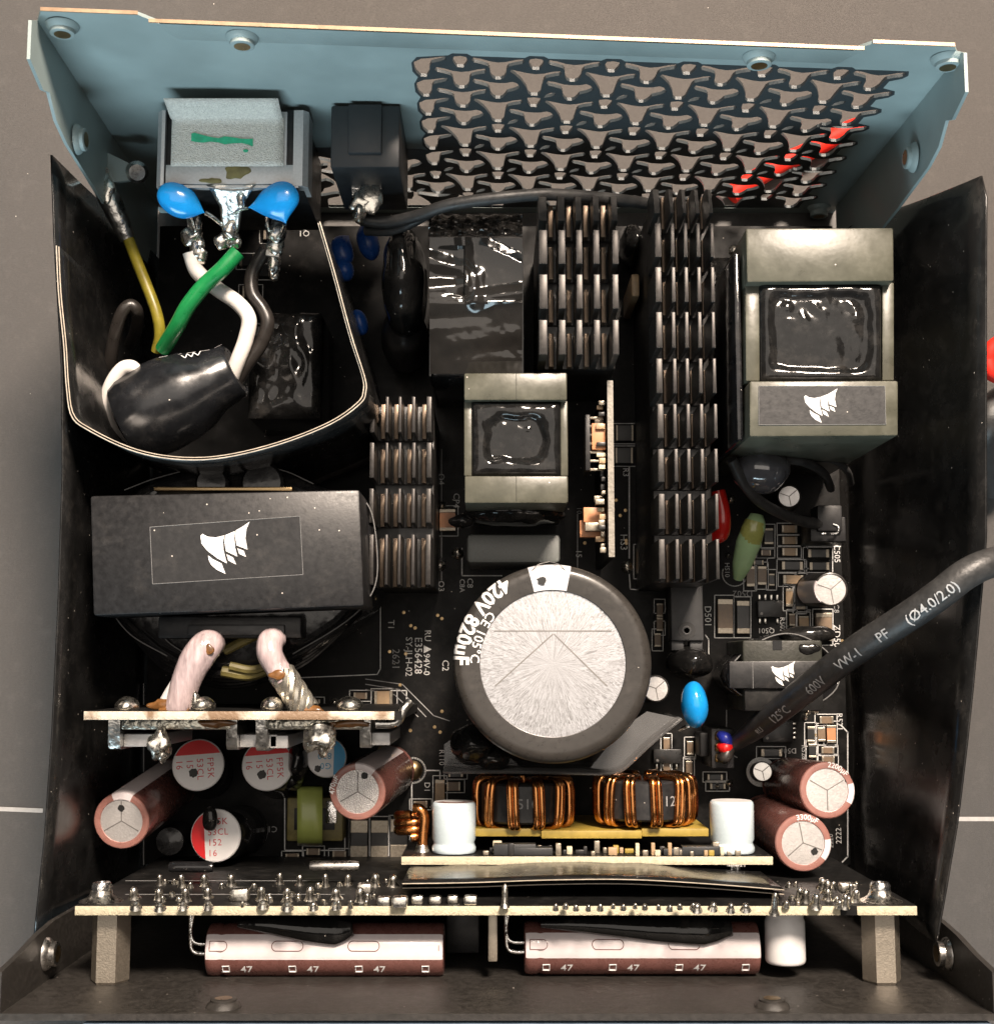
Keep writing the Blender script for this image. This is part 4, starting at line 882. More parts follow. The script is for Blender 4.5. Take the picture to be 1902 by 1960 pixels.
# ================================================================== bulk capacitor
ZT = 57; C = at(1058,1270,ZT)
R_ = 17.1
bk = thing('bulk_capacitor', 'huge dark-sleeved bulk capacitor with bright aluminium top in the centre', 'capacitor', (C.x, C.y, ZB))
mk('sleeve', G().lathe([(R_-.3,ZB+.05),(R_,ZB+.6),(R_,ZT-1.8),(R_-.15,ZT-1.0),(R_-.6,ZT-.35),(R_-1.3,ZT-.03),(R_-2.2,ZT),(12.6,ZT-.25),(12.45,ZT-.8)], (C.x,C.y,0), seg=96), M['sleeve_dark'], bk, ang=50)
g = G(); n = 14
tp = mk('aluminium_top', G().lathe([(12.55,ZT-.62),(8,ZT-.56),(4,ZT-.54),(.01,ZT-.54)], (C.x,C.y,0), seg=72), M['alu_crystal'], bk)
g = G()
for a, b in (((945,1208),(1170,1208)),((1058,1214),(947,1314)),((1060,1214),(1162,1314))):
    A, B = at(*a, ZT-.5), at(*b, ZT-.5); d = (B-A).normalized(); nn = V((-d.y, d.x, 0))*.11; g.flatpoly([A-nn, B-nn, B+nn, A+nn])
mk('vent_score', g, M['score'], tp)
a0, a1 = math.radians(79), math.radians(104.5)
ar = mk('polarity_patch', G().lathe([(R_+.05,ZT-6),(R_+.05,ZT-1.8),(R_-.1,ZT-.95),(R_-.55,ZT-.29),(R_-1.3,ZT+.03),(R_-2.2,ZT+.06),(12.65,ZT-.19)], (C.x,C.y,0), seg=14, a0=a0, a1=a1), M['patch_white'], bk)
def rfm(a_start, rr, up=.08):
    PR = [(12.4,-.28),(R_-2.2,0),(R_-1.3,-.03),(R_-.6,-.35),(R_-.15,-1.0),(R_,-1.8),(R_+.6,-3.4)]
    def zz_(q):
        for (r0, z0), (r1, z1) in zip(PR, PR[1:]):
            if q <= r1: return z0+(z1-z0)*(q-r0)/(r1-r0)
        return -3.4
    return lambda x, y: V((C.x+min(rr-y, R_+.05)*math.cos(a_start+x/rr), C.y+min(rr-y, R_+.05)*math.sin(a_start+x/rr), ZT+up+zz_(rr-y)))
text('printed_rating', '420V 820µF', 3.7, rfm(math.radians(150), 15.9, .14), M['print_white'], bk, bold=.03, sx=.95, fine=.1)
text('printed_rating', 'CE 105°C', 2.3, rfm(math.radians(160), 13.5, .12), M['print_white'], bk, bold=.01, fine=.15)
g = G()
for i in range(9):
    a = math.radians(176+i*3.2); g.add([V((C.x+(R_+.04)*math.cos(q), C.y+(R_+.04)*math.sin(q), z)) for q, z in ((a,ZT-2.2-(i%3)*.4),(a+.03,ZT-2.2),(a+.03,ZT-3.6),(a,ZT-3.8+(i%2)*.5))], [(0,1,2,3)])
mk('side_print', g, M['print_white'], bk)
q = at(1037,1112,ZT+.1); mk('ink_dot', G().flatpoly([q+V((math.cos(k), math.sin(k), 0))*(.75+.5*mnoise.noise(V((k*2,1,5)))) for k in [i*math.pi/9 for i in range(18)]]), M['ink_black'], ar)
for s_ in (-1, 1):
    g = G().tube([at(1050+s_*40,1103,ZT+.02)+V((0,0,-.35)), at(1050+s_*22,1082,ZT)+V((0,0,-.05)), at(1052,1074,ZT)+V((0,0,-.9))], .07, 6); mk('arrow_line', g, M['score'], ar)
# acetate shield under the bulk capacitor
sh = thing('acetate_shield', 'bent translucent grey plastic shield wrapping the front of the bulk capacitor', 'plastic shield', at(1080,1440,ZB))
L_ = [(848,1478),(1000,1478),(1150,1481),(1182,1478),(1205,1462),(1250,1420),(1304,1376)]
top = [at(x, y, 36) for x, y in L_]
mk('shield_wall', G().sheet([[p for p in top], [V((p.x, p.y+.2, 12)) for p in top]]), M['acetate'], sh, ang=30, thick=.6)
mk('shield_rim', G().tube([p+V((0,0,.1)) for p in top], .38, 8, 4), M['acetate'], sh)
mk('shield_tab', G().prism([(at(x,y,33).x, at(x,y,33).y) for x, y in ((1304,1376),(1238,1362),(1190,1395),(1130,1470),(1182,1478))], (0,0,32.6), (1,0,0), (0,1,0), (0,0,.4)), M['acetate'], sh)
mk('shield_floor', G().prism([(at(x,y,20).x, at(x,y,20).y) for x, y in ((850,1425),(900,1390),(1000,1470),(1000,1477),(850,1477))], (0,0,20), (1,0,0), (0,1,0), (0,0,.3)), M['acetate'], sh)
tag(mk('glue_blob', G().blob(at(905,1425,34), (4.2,3.8,7), .18, .3, 3, 4).blob(at(945,1452,34), (3.2,2.2,4), .2, .4, 8, 4), M['black_goo']), 'shiny black glue lump at the lower left of the bulk capacitor', 'glue')
# ================================================================== upright control board (edge on)
ZV = 42
x0 = at(1169,900,ZV).x; y0, y1 = at(1166,728,ZV).y, at(1166,1066,ZV).y
vb = thing('control_board', 'narrow upright control board seen edge-on beside the tall heatsink', 'circuit board', (x0, (y0+y1)/2, ZB))
mk('laminate', G().bb(x0-.58, x0+.58, y1, y0, ZB+.05, ZV-.3), M['pcb'], vb); mk('cut_edge', G().bb(x0-.55, x0+.55, y1, y0, ZV-.31, ZV), M['pcb_edge_light'], vb)
def von(px, py, dx, dy, dz, mt, name, z=ZV-2):
    p = at(px, py, z); return mk(name, G().box((x0-.75-dx/2, p.y, z-dz/2), (dx, dy, dz), 0, .12), M[mt], vb)
o = von(1150,835,2.6,5.0,3,'smd_orange','chip_capacitor'); 
ic = mk('control_chip', G().box((x0-4.1, at(1138,850,ZV-4).y, ZV-6), (.9,10.6,8), 0, .1), M['black_plastic'], vb)
for i in range(7): mk('pin', G().box((x0-2.4, at(1146,800+i*16.5,ZV-3).y, ZV-3), (2.6,.5,.5), 0, .1), M['smd_end'], ic)
for i in range(26):
    py = 770+i*11.4+random.uniform(-3,3); p = at(1155, py, ZV-1.5-random.random()*5); d = random.choice((.8,1.2,1.7))
    mk('chip_resistor', G().box((x0-.75-d/2-random.random()*.4, p.y, p.z), (d, random.uniform(.6,1.2), random.uniform(.8,1.8)), 0, .1), M[random.choice(('smd_end','smd_end','smd_tan','smd_black','pcb_edge'))], vb)
von(1142,985,4.0,2.8,2.5,'smd_orange','chip_capacitor', ZV-6); von(1145,1008,3.8,1.6,2,'smd_end','chip_resistor', ZV-5); von(1140,1012,4.6,3.2,2,'smd_orange','chip_capacitor', ZV-8)
# ================================================================== power package and small parts at right
pk = thing('power_diode', 'flat black power package with round dimple right of the bulk capacitor', 'semiconductor', at(1315,1180,ZB))
z = 22; a, b = at(1283,1113,z), at(1347,1242,z)
bm_ = [(a.x,a.y),(b.x,a.y),(b.x,b.y+1.5),(b.x-1.2,b.y+1.5),(b.x-1.2,b.y),(b.x-4.6,b.y)] 
body = mk('moulded_body', G().bb(a.x, b.x, b.y+1.6, a.y, 17, z, .3), M['package'], pk)
for xx in (a.x+.1, b.x-2.6): mk('foot', G().bb(xx, xx+2.5, b.y-.3, b.y+1.55, 17.3, z-1, .2), M['package'], pk)
mk('dimple', G().lathe([(1.75,z-.05),(1.7,z+.05),(1.0,z+.05),(.01,z+.05)], (at(1314,1207,z).x, at(1314,1207,z).y, 0), seg=28), M['ink_black'], pk)
mk('dimple_ring', G().lathe([(.95,z+.06),(.9,z+.09),(.6,z+.09),(.55,z+.06)], (at(1314,1207,z).x, at(1314,1207,z).y, 0), seg=24), M['package'], pk)
for i in range(3): mk('leg', G().tube([at(1295+i*18,1244,17), at(1296+i*17,1262,16), at(1297+i*16,1275,10)], .5, 8), M['tin'], pk)
tag(mk('glue_blob', G().blob(at(1318,1268,18), (4.5,3.4,7), .15, .3, 4, 4), M['black_goo']), 'black glue lump below the flat power package, above the blue disc', 'glue')
disc('upright glossy blue disc capacitor lower right of the bulk capacitor', (1329,1349), 34, (2.5,4.4,3.6), .05, 0, [], [[(1316,1390,30),(1306,1394,24),(1300,1398,12)]])
tag(mk('thermistor_bead', G().tube([at(1412,1108,20), at(1420,1080,22), at(1432,1040,24), at(1444,1005,25), at(1448,985,25)], [1.0,2.0,2.5,2.2,1.3], 20, 8, flat=.8), M['green_bead']), 'pale green glossy bead standing right of the tall heatsink', 'thermistor')
mk('olive_end', G().tube([at(1434,1035,24.1), at(1440,1015,24.9), at(1445,998,25.1)], [2.42,2.3,2.0], 18, 6, flat=.86), M['bead_olive'], bpy.data.objects['thermistor_bead'])
rb = tag(mk('red_sleeve', G().tube([at(1374,940,28), at(1380,970,28), at(1382,1000,28), at(1378,1022,27), at(1362,1028,26)], [1.4,1.6,1.7,1.7,1.4], 14, 6), M['red_bead']), 'dark red component behind the lower fins of the tall heatsink', 'component')
tag(mk('clear_glue', G().blob(at(1456,900,36), (5.4,4.6,4.5), .08, .25, 6, 4).blob(at(1480,905,37), (2.6,2.8,3.0), .08, .3, 7, 3), M['clear_blob']), 'clear glossy glue bead below the large ferrite choke', 'glue')
wire('black wire sweeping from the choke to the small connector', [(1400,880,40),(1420,920,38),(1452,958,34),(1500,985,28),(1545,1000,22),(1580,1005,18)], 11, 'cable_black')
wire('short glossy black wire arching right of the clear glue bead', [(1500,880,36),(1540,885,34),(1575,905,28),(1590,935,18)], 9, 'cable_black')
wire('thin black wire arching farthest right below the ferrite choke', [(1540,878,32),(1590,880,30),(1620,900,26),(1628,925,16)], 7, 'cable_black')
cn = thing('fan_connector', 'black two-pin connector with wire at right edge of the board', 'connector', at(1585,1010,ZB))
a, b = at(1552,988,20), at(1622,1036,20); mk('shell', G().bb(a.x, b.x, b.y, a.y, ZB+.05, 19, .3), M['black_plastic'], cn)
mk('plug', G().bb(a.x+1.2, b.x-1.0, b.y+2.0, a.y+2.2, 14, 20.3, .3), M['black_plastic'], cn)
mk('contact', G().tube([at(1594,1003,20.5), at(1604,1008,20.6), at(1602,1020,20.5), at(1590,1022,20.5)], .22, 6).tube([at(1572,1022,20.5), at(1580,1021,20.5)], .22, 6), M['tin'], cn)
for lb, top, base, zt, r, kw in (('small silver-topped capacitor under the black wires below the choke', (1510,950), (1508,960), 30, 2.25, dict()), ('small capacitor with pale side at the right board edge', (1590,1128), (1552,1130), 26, 3.4, dict(stripe=(150,230))), ('small silver-topped capacitor tucked against right side of the bulk capacitor', (1255,1318), (1240,1320), 22, 2.7, dict())):
    ecap(lb, top, zt, base, ZB+.05, r, sleeve='black_plastic', rim='sleeve_dark', disc='alu_flat', disc_r=.88, score='Y', rot=40, **kw)
ecap('tiny plain metal-topped black capacitor in a white printed ring', (1459,1477), 18, (1453,1478), ZB+.05, 2.0, sleeve='black_plastic', rim='sleeve_dark', disc='steel', disc_r=.9, score='Y', rot=400)
g = G()
tag(mk('printed_ring', G().lathe([(2.55,ZB+.06),(3.0,ZB+.06),(3.0,ZB+.3),(2.55,ZB+.3)], (at(1456,1478,ZB).x, at(1456,1478,ZB).y, 0), seg=32), M['silk'], board) , '', '') if False else mk('printed_ring', G().lathe([(2.6,0),(3.0,0),(3.0,.05),(2.6,.05)], at(1456,1478,ZB+.01), seg=32), M['silk'], board)
# brown electrolytics
ecap('brown capacitor leaning out at far left below the output board', (232,1572), 40, (330,1500), ZB+.05, 5.2, stripe=(65,110), ink=(0,.45), rot=90, disc='alu_flat')
ecap('brown capacitor beside the blue-topped can, left of the screw eye', (684,1516), 38, (745,1475), ZB+.05, 5.3, stripe=(50,95), ink=(.25,.55), rot=90, disc='alu', txt='470µF', txa=165)
ecap('brown capacitor at the lower right board edge, upper of two', (1583,1513), 36, (1505,1500), ZB+.05, 5.25, stripe=(-30,15), ink=(.75,.4), rot=30, txt='2200µF', txa=62)
ecap('brown capacitor at the lower right board edge, lower of two', (1537,1614), 40, (1462,1570), ZB+.05, 5.2, stripe=(-38,8), ink=(.4,-.3), rot=100, txt='3300µF', txa=80)
# polymer cans
def polymer(label, top, zt, base, r, mt, ink, chord_ang, chord, rows_, trot, tsize, dot, toff=(0,0)):
    T, B = at(*top, zt), at(*base, ZB+.05); ax, u, v = frame(T-B); h = (T-B).length
    t = thing('polymer_capacitor', label, 'capacitor', B)
    mk('can', G().lathe([(r,0),(r,1.0),(r*.92,1.5),(r,2.1),(r,h-.7),(r*.98,h-.3)], B, ax, 40), M['black_gloss'] , t)
    d = mk('can_top', G().lathe([(r*.985,h-.35),(r*.95,h-.08),(r*.88,h),(.01,h)], B, ax, 40), M['white_tops'], t)
    ca = math.radians(chord_ang); half = math.acos(chord)
    pts = [B+ax*(h+.04)+(u*math.cos(ca+a)+v*math.sin(ca+a))*r*.93 for a in [-half+2*half*i/16 for i in range(17)]]
    mk('colour_segment', G().flatpoly(pts), M[mt], d)
    c, s_ = math.cos(math.radians(trot)), math.sin(math.radians(trot))
    for i, row in enumerate(rows_):
        def fm(x, y, i=i): yy = y-i*tsize*1.12+toff[1]; xx = x+toff[0]; return B+ax*(h+.05)+u*(xx*c-yy*s_)+v*(xx*s_+yy*c)
        text('printed_text', row, tsize, fm, M[ink], d, align='LEFT', spacing=1.1)
    q = B+ax*(h+.08)+u*dot[0]*r+v*dot[1]*r
    mk('ink_dot', G().flatpoly([q+(u*math.cos(k)+v*math.sin(k))*r*.17*(1+.4*mnoise.noise(V((k*2,dot[0]*9,2)))) for k in [i*math.pi/8 for i in range(16)]]), M['ink_black'], d)
    return t
polymer('red and white topped can below the output board, left of the pair', (379,1464), 26, (400,1482), 5.05, 'cap_red', 'ink_red', 95, .42, ['FP5K','53CL','15','16'], -84, 1.75, (-.15,-.32), (-1.2, 2.3))
polymer('red and white topped can below the output board, right of the pair', (512,1464), 26, (535,1482), 5.05, 'cap_red', 'ink_red', 95, .42, ['FP5K','53CL','15','16'], -84, 1.75, (-.2,-.38), (-1.2, 2.3))
polymer('red and white topped can lowest of the three, red at its left', (412,1600), 26, (466,1590), 5.1, 'cap_red', 'ink_red', 185, .45, ['FP5K','53CL','152','16'], 3, 1.75, (-.05,.55), (-1.5, 2.6))
polymer('blue and white topped can behind the brown capacitor', (625,1450), 26, (640,1462), 3.9, 'cap_blue', 'ink_blue', 0, .38, ['G0','820','16V'], 180, 1.7, (-.42,-.55), (-1.0, 1.6))
tag(mk('glue_blob', G().blob(at(572,1455,24), (2.2,4.4,5), .2, .35, 4, 4).blob(at(560,1490,20), (2.5,2.5,4), .2, .4, 6, 3), M['black_goo']), 'black glue between the right red can and the blue can', 'glue')
tag(mk('black_can', G().lathe([(3.0,ZB),(3.1,16),(2.7,18),(.01,18.2)], (at(345,1600,ZB).x, at(345,1600,ZB).y, 0), seg=28), M['black_gloss']), 'small plain black can left of the lowest red can', 'component')
tag(mk('glue_blob', G().blob(at(402,1567,29), (1.5,2.4,1.2), .15, .5, 2, 3), M['black_goo']), 'small black glue tongue on top of the lowest red can', 'glue')
# wrapped inductor
wi = thing('taped_inductor', 'small inductor with bright olive-green tape band left of the shunts', 'inductor', at(597,1560,ZB))
a, b = at(548,1528,16), at(655,1612,16); mk('core', G().bb(a.x, b.x, b.y, a.y, ZB+.05, 15, .4), M['olive_core'], wi)
mk('core_window', G().bb(at(562,1550,16).x, at(640,1550,16).x, at(600,1590,16).y, at(600,1548,16).y, 15, 15.15, .05), M['black_plastic'], wi)
rows = [[at(x, y, z) for x, y in ((569,y_),(580,y_),(600,y_),(617,y_))] for y_, z, y in ((1505,17,1505),(1508,19.5,1508),(1516,20.5,1516),(1580,20.5,1580),(1600,20,1600),(1612,18.5,1612),(1618,14,1618)) for y in (y_,)]
mk('tape_band', G().sheet(rows), M['olive_tape'], wi, ang=60, thick=.3)
mk('metal_clip', G().bb(at(622,1560,17).x, at(643,1560,17).x, at(630,1578,17).y, at(630,1535,17).y, 15, 16, .2), M['tin'], wi)
# ================================================================== output board (edge on)
ZO = 57
p = at(160,1372,ZO); q = at(768,1366,ZO); yb = at(470,1370,ZO).y
ob_ = thing('output_board', 'upright output board with pale edge, silver tabs and brown flux', 'circuit board', ((p.x+q.x)/2, yb, ZB))
mk('laminate', G().bb(p.x, q.x, yb-.75, yb+.75, ZB+.1, ZO-.3), M['pcb'], ob_); mk('cut_edge', G().bb(p.x, q.x-1.2, yb-.72, yb+.72, ZO-.3, ZO, .08), M['pcb_edge_burnt'], ob_)
for i, (x, rx) in enumerate(((244,2.0),(388,2.3),(521,1.9),(670,2.3))): mk('solder_dome', G().blob(V((at(x,1350,ZO-3).x, yb+1.5, ZO-3)), (rx,1.7,2.6), .1, .5, i+40), M['solder'], ob_)
mk('solder_spike', G().blob(V((at(384,1350,ZO-2).x-.8, yb+2.0, ZO-1.6)), (.7,2.2,.7), .4, 1.2, 3), M['solder'], ob_)
for x, wpx, lp in ((222,22,1435),(446,20,1436),(503,22,1438),(700,20,1432)):
    xx = at(x,1410,ZO-4).x; hw = mm(wpx/2,ZO-4); yE = at(x,lp,ZO-4).y
    rows = [(yb-.7,ZO-3.2),(yb-2.0,ZO-2.7),(yE+1.0,ZO-2.9),(yE+.1,ZO-4.2),(yE,ZO-12),(yE,ZO-30)]
    g = G(); g.prism([(yb-.7,ZO-2.6),(yE+1.0,ZO-2.8),(yE+.2,ZO-3.4),(yE-.0,ZO-4.6),(yE,ZO-34),(yb-.7,ZO-34)], (xx-hw,0,0), (0,1,0), (0,0,1), (2*hw,0,0))
    for i_, v_ in enumerate(g.v): pass
    mk('output_tab', g, M['lug'], ob_)
    mk('tab_side', G().bb(xx+hw+.02, xx+hw+(6.5 if x < 480 else 3.2), yE+.4, yE+2.6, ZO-30, ZO-5.2, .15), M['zinc'], ob_)
mk('tab_bridge', G().box((at(335,1390,ZO-2).x, yb-1.6, ZO-3.4), (mm(210,ZO),1.8,2.0), 0, .4).box((at(600,1390,ZO-2).x, yb-1.6, ZO-3.4), (mm(190,ZO),1.8,2.0), 0, .4), M['solder_dull'], ob_)
for x, y, s_ in ((305,1425,1),(612,1412,2)):
    P_ = at(x, y, ZO-2); mk('solder_spike', G().blob(P_, (2.0 if s_ == 1 else 2.8,2.6,2.2), .5, .6, s_).blob(P_+V((.5,-1.6,0)), (1.0,1.8,1.0), .5, .8, s_+3), M['solder'], ob_)
mk('yellow_flux', G().blob(V((at(412,1388,ZO-1).x, yb-1.4, ZO-2.2)), (3.5,.7,.5), .5, .7, 5).blob(V((at(668,1388,ZO-1).x, yb-1.4, ZO-2.2)), (4.0,.7,.5), .5, .7, 6), M['flux'], ob_)
mk('side_terminal', G().tube([V((q.x-4.5,yb-1.5,ZO-2)), V((q.x-1,yb-1.2,ZO-2)), V((q.x+.2,yb+1,ZO-2)), V((q.x+1.2,yb+2.2,ZO-3))], .8, 10), M['lug'], ob_)
# ================================================================== upright converter board in front
ZD = 44
yd = at(1100,1648,ZD).y; xa, xb = at(768,1645,ZD).x, at(1479,1642,ZD).x
db = thing('converter_board', 'upright converter board with pale edge carrying two white cans and copper rings', 'circuit board', ((xa+xb)/2, yd, ZB))
mk('laminate', G().bb(xa, xb, yd-.75, yd+.75, ZB+.1, ZD-.3), M['pcb'], db); mk('cut_edge', G().bb(xa, xb, yd-.72, yd+.72, ZD-.3, ZD, .08), M['pcb_edge'], db)
for px, dx, dy, dz, mt in ((985,7.6,2.0,2.5,'grey_plastic'),(1020,7.0,1.4,3,'grey_plastic'),(1340,6.8,1.6,2.5,'grey_plastic'),(1295,5,1.2,2,'grey_plastic')):
    mk('control_chip', G().box((at(px,1630,ZD-2).x, yd+.75+dy/2, ZD-2.2), (dx,dy,dz), 0, .15), M[mt], db)
for i in range(40):
    px = 930+i*12.6+random.uniform(-4,4); dy = random.choice((.8,1.0,1.4,2.2)); 
    mk('chip_resistor', G().box((at(px,1630,ZD-2).x, yd+.75+dy/2, ZD-random.choice((1.0,1.6,3.0,4.5))), (random.choice((.7,1.0,1.6)),dy,.9), 0, .12), M[random.choice(('smd_end','smd_tan','pcb_edge','smd_end','yellow_board','smd_black'))], db)
for px in (815,1500-60): pass
mk('board_pin', G().tube([V((at(1408,1660,ZD).x, yd-.7, ZD-3)), V((at(1408,1660,ZD).x, yd-3.4, ZD-3))], .6, 8).tube([V((at(1417,1660,ZD).x, yd-.7, ZD-3)), V((at(1417,1660,ZD).x, yd-3.6, ZD-3))], .5, 8), M['tin'], db)
mk('pin_collar', G().box((at(1412,1652,ZD).x, yd-1.0, ZD-3), (3.6,.8,2), 0, .2), M['tin'], db)
for xp0, xp1, yp, zz in ((878,1036,1594,39),(1036,1228,1598,40),(1228,1356,1594,39)):
    a, b = at(xp0,yp,zz), at(xp1,yp,zz); mk('yellow_carrier', G().bb(a.x, b.x, a.y-.7, a.y+.7, 14, zz, .1), M['yellow_board'], db)
# white cans on the converter board
def hcan(label, px, z, r, h, y, dirn, mt='white_can', top='white_tops', group=None, name='polymer_capacitor'):
    x = at(px[0], px[1], z+r*.6).x; t = thing(name, label, 'capacitor', (x, y, z))
    ax = V((0, dirn, 0))
    mk('can', G().lathe([(r*.96,0),(r*1.0,.3),(r,.9),(r*.93,1.5),(r*.92,1.8),(r*.99,2.4),(r,h-.7),(r*.97,h-.25),(r*.9,h)], (x,y,z), ax, 40), M[mt], t, ang=50)
    d = mk('can_top', G().lathe([(r*.9,h),(.01,h+.02)], (x,y,z), ax, 40), M[top], t)
    return t
t = hcan('white can on the converter board, left one beside the copper coil', (868,1585), 39, 4.0, 9.0, yd+.9, 1)
t2 = hcan('white can on the converter board, right one beside brown capacitors', (1405,1590), 39, 4.0, 9.2, yd+.9, 1)
for t_, px in ((t, 868), (t2, 1405)):
    rr = 3.4; ob = t_
    mk('brown_mark', G().lathe([(4.02,8.2),(3.93,8.85),(3.62,9.06),(1.5,9.08)], (OFF[t_.name].x, yd+.9, 39), (0,1,0), 12, math.radians(58), math.radians(122), up=(1,0,0)) if False else G().lathe([(3.6,9.05),(2.0,9.07)], (OFF[t_.name].x, yd+.9, 39), (0,1,0), 14, math.radians(-160), math.radians(-20), up=(1,0,0)), M['brown_light'], t_)
# copper wound rings
def toroid(label, px, py, z, Ro, Ri, hh, angs, mark):
    c = at(px, py, z+Ro*.8); c = V((c.x, at(px, py, z+Ro).y, z)); t = thing('wound_ring_coil', label, 'coil', (c.x, c.y, z-Ro))
    prof = [(Ri,-hh+.4),(Ri+.4,-hh),(Ro-.5,-hh),(Ro-.05,-hh+.4),(Ro,0),(Ro-.05,hh-.4),(Ro-.5,hh),(Ri+.4,hh),(Ri,hh-.4),(Ri,-hh+.4)]
    co = mk('ring_core', G().lathe(prof, c, (0,1,0), 48), M['black_tape'], t)
    for k, a in enumerate(angs):
        for dlt in (-.055, .055):
            A = math.radians(a)+dlt; rd = V((math.sin(A), 0, math.cos(A))); w = .62; tw = .25*math.sin(k*1.9)
            ro, ri, h2 = Ro+w*.9, Ri-w*.6, hh+w*.9; sd = V((math.cos(A), 0, -math.sin(A)))
            L = [(ri+.6,-h2),(ro-1.6,-h2),(ro-.4,-h2+.45),(ro,-h2+1.7),(ro+.05,0),(ro,h2-1.7),(ro-.4,h2-.45),(ro-1.6,h2),(ri+.6,h2),(ri,h2-.8),(ri,-h2+.8)]
            jr = random.uniform(-.12,.12)
            pts = [c+rd*(r_+jr)+V((0,y_,0))+sd*(tw*y_/h2) for r_, y_ in L]
            mk('copper_turn', G().tube(pts, w, 10, 3, closed=True), M['copper'], t)
    A = math.radians(mark[1]); 
    text('printed_text', mark[0], 2.6, lambda x, y: c+V((math.sin(A+x/Ro)*(Ro+.06), y, math.cos(A+x/Ro)*(Ro+.06))), M['silk_dim'], co, fine=.2)
    return t
toroid('left copper-wound ring coil in front of the bulk capacitor', 1003, 1541, 32, 8.6, 4.4, 3.6, [-74,-44,-13,17,45,70,105,140,180,220,255], ('510',4))
toroid('right copper-wound ring coil in front of the bulk capacitor', 1240, 1536, 32, 8.8, 4.4, 3.6, [-72,-48,-22,8,38,60,80,120,160,200,250], ('12',26))
cc = thing('copper_coil', 'short thick three-turn copper coil left of the left white can', 'coil', at(790,1580,30))
pts = []
for i in range(40):
    a = i/39*3*2*math.pi; pts.append(at(788,1600-i/39*42,34)+V((math.sin(a)*2.5, 0, math.cos(a)*2.5)))
mk('copper_turns', G().tube(pts, .95, 12, 2), M['copper'], cc)
mk('copper_leg', G().tube([at(792,1548,37.2), at(804,1550,37.5), at(812,1565,37.5), at(810,1595,37.5), at(808,1632,37.5)], 1.0, 12, 6), M['copper'], cc)
mk('solder_foot', G().lathe([(1.9,-1.0),(1.5,.3),(1.0,1.6)], at(808,1634,37.5), (0,1,0), 18), M['solder'], cc)

tag(mk('yellow_capacitor', G().box(at(1216,545,28)-V((0,0,9)), (1.6,4.6,18), 0, .4), M['smd_tan']), 'narrow tan component standing between the two taller heatsinks', 'component')
tag(mk('spare_choke', G().blob(at(1210,470,16), (2.6,4.0,7), .12, .4, 3, 3), M['black_goo']), 'low shiny black lump between the two taller heatsinks near the vents', 'component')
# ================================================================== modular output board at the front
ZM = 67
ym = at(951,1744,ZM).y; xa, xb = at(143,1744,ZM).x, at(1755,1740,ZM).x
mb = thing('modular_board', 'long upright board at the front with olive edge and rows of solder pins', 'circuit board', (0, ym, ZB))
mk('laminate', G().bb(xa, xb, ym-.75, ym+.75, 6, ZM-.3), M['pcb'], mb)
g = G(); g.bb(xa, at(1608,1740,ZM).x, ym-.72, ym+.72, ZM-.3, ZM, .1); g.bb(at(1640,1740,ZM).x, xb, ym-.72, ym+.72, ZM-.3, ZM, .1); mk('cut_edge', g, M['pcb_edge'], mb)
def pin(px, py, r=1.15, ln=3.2, kind=0, lean=.45):
    r *= random.uniform(.78,1.08); ln *= random.uniform(.8,1.12); px += random.uniform(-3,3); py += random.uniform(-2,2)
    p = aty(px, py, ym+.75+ln*.8)
    base = V((p.x, ym+.72, p.z)); 
    if kind == 0:
        g = G().lathe([(r*1.25,0),(r*1.05,.3),(r*.8,.7),(r*.72,ln*.45),(r*.74,ln*.68),(r*.6,ln*.88),(r*.3,ln*.98),(r*.05,ln)], base, (random.uniform(-.08,.08)+.0,1,lean), 14); mk('solder_pin', g, M['solder'], mb)
    else:
        mk('solder_pad', G().box(base+V((0,ln*.4,0)), (r*2,ln*.8,r*2.0), 0, .35), M['solder'], mb)
for px in (305,352,394,441,535,576,621,666): pin(px, 1674, .85, 2.4)
for px in (260,309,354,399,503,552,597,646,690): pin(px, 1700, .95, 2.6)
for px in (262,308,352,400,502,550,598,644): pin(px, 1727, .8, 1.2)
for px in (457,): pin(px, 1700, 1.8, 2.6, 1)
for px in (732,764,798,833,866,901): pin(px, 1714, 1.15, 2.0, 1)
for px, py in ((1528,1702),(1541,1706),(1571,1680),(1580,1686),(1585,1704),(1629,1690),(1637,1704),(1560,1712),(1612,1712)): pin(px, py, .9, 2.4)
pin(1622, 1688, 1.5, 2.0, 1); pin(700, 1688, 1.5, 2, 1); pin(720,1672, 1.2, 2.6); pin(755,1676,1.0,2.6)
for px in list(range(1060,1330,22)): pin(px, 1731, .45, 1.0)
for px in (1335,1365,1395,1425): pin(px, 1729, .8, 1.4)
pin(966, 1702, .7, 4.5, 0, .05); pin(1480,1712,.7,3.5)
for i in range(34): pin(random.uniform(250,760), random.choice((1684,1690,1710,1716,1724)), random.uniform(.35,.6), random.uniform(.7,1.4))
for i in range(14): pin(random.uniform(1440,1640), random.choice((1690,1700,1716,1724)), random.uniform(.35,.6), random.uniform(.7,1.4))
g = G()
for yy in (1686,1712): 
    a, b = aty(240,yy,ym+.8), aty(660,yy,ym+.8); g.bb(a.x, b.x, ym+.76, ym+.80, a.z-.12, a.z+.12)
mk('trace_line', g, M['silk_dim'], mb)
for px, py in ((208,1702),(1688,1712)):
    p = aty(px, py, ym+2); c = V((p.x, ym+.75, ZM-5))
    mk('solder_fillet', G().lathe([(3.6,0),(2.5,.5),(1.9,1.0),(1.7,1.7)], c, (0,1,0), 28), M['solder'], mb)
    mk('screw_head', G().lathe([(1.6,1.6),(1.7,2.5),(1.4,3.0),(.8,3.05),(.7,2.7),(.01,2.7)], c, (0,1,0), 28), M['tin'], mb)
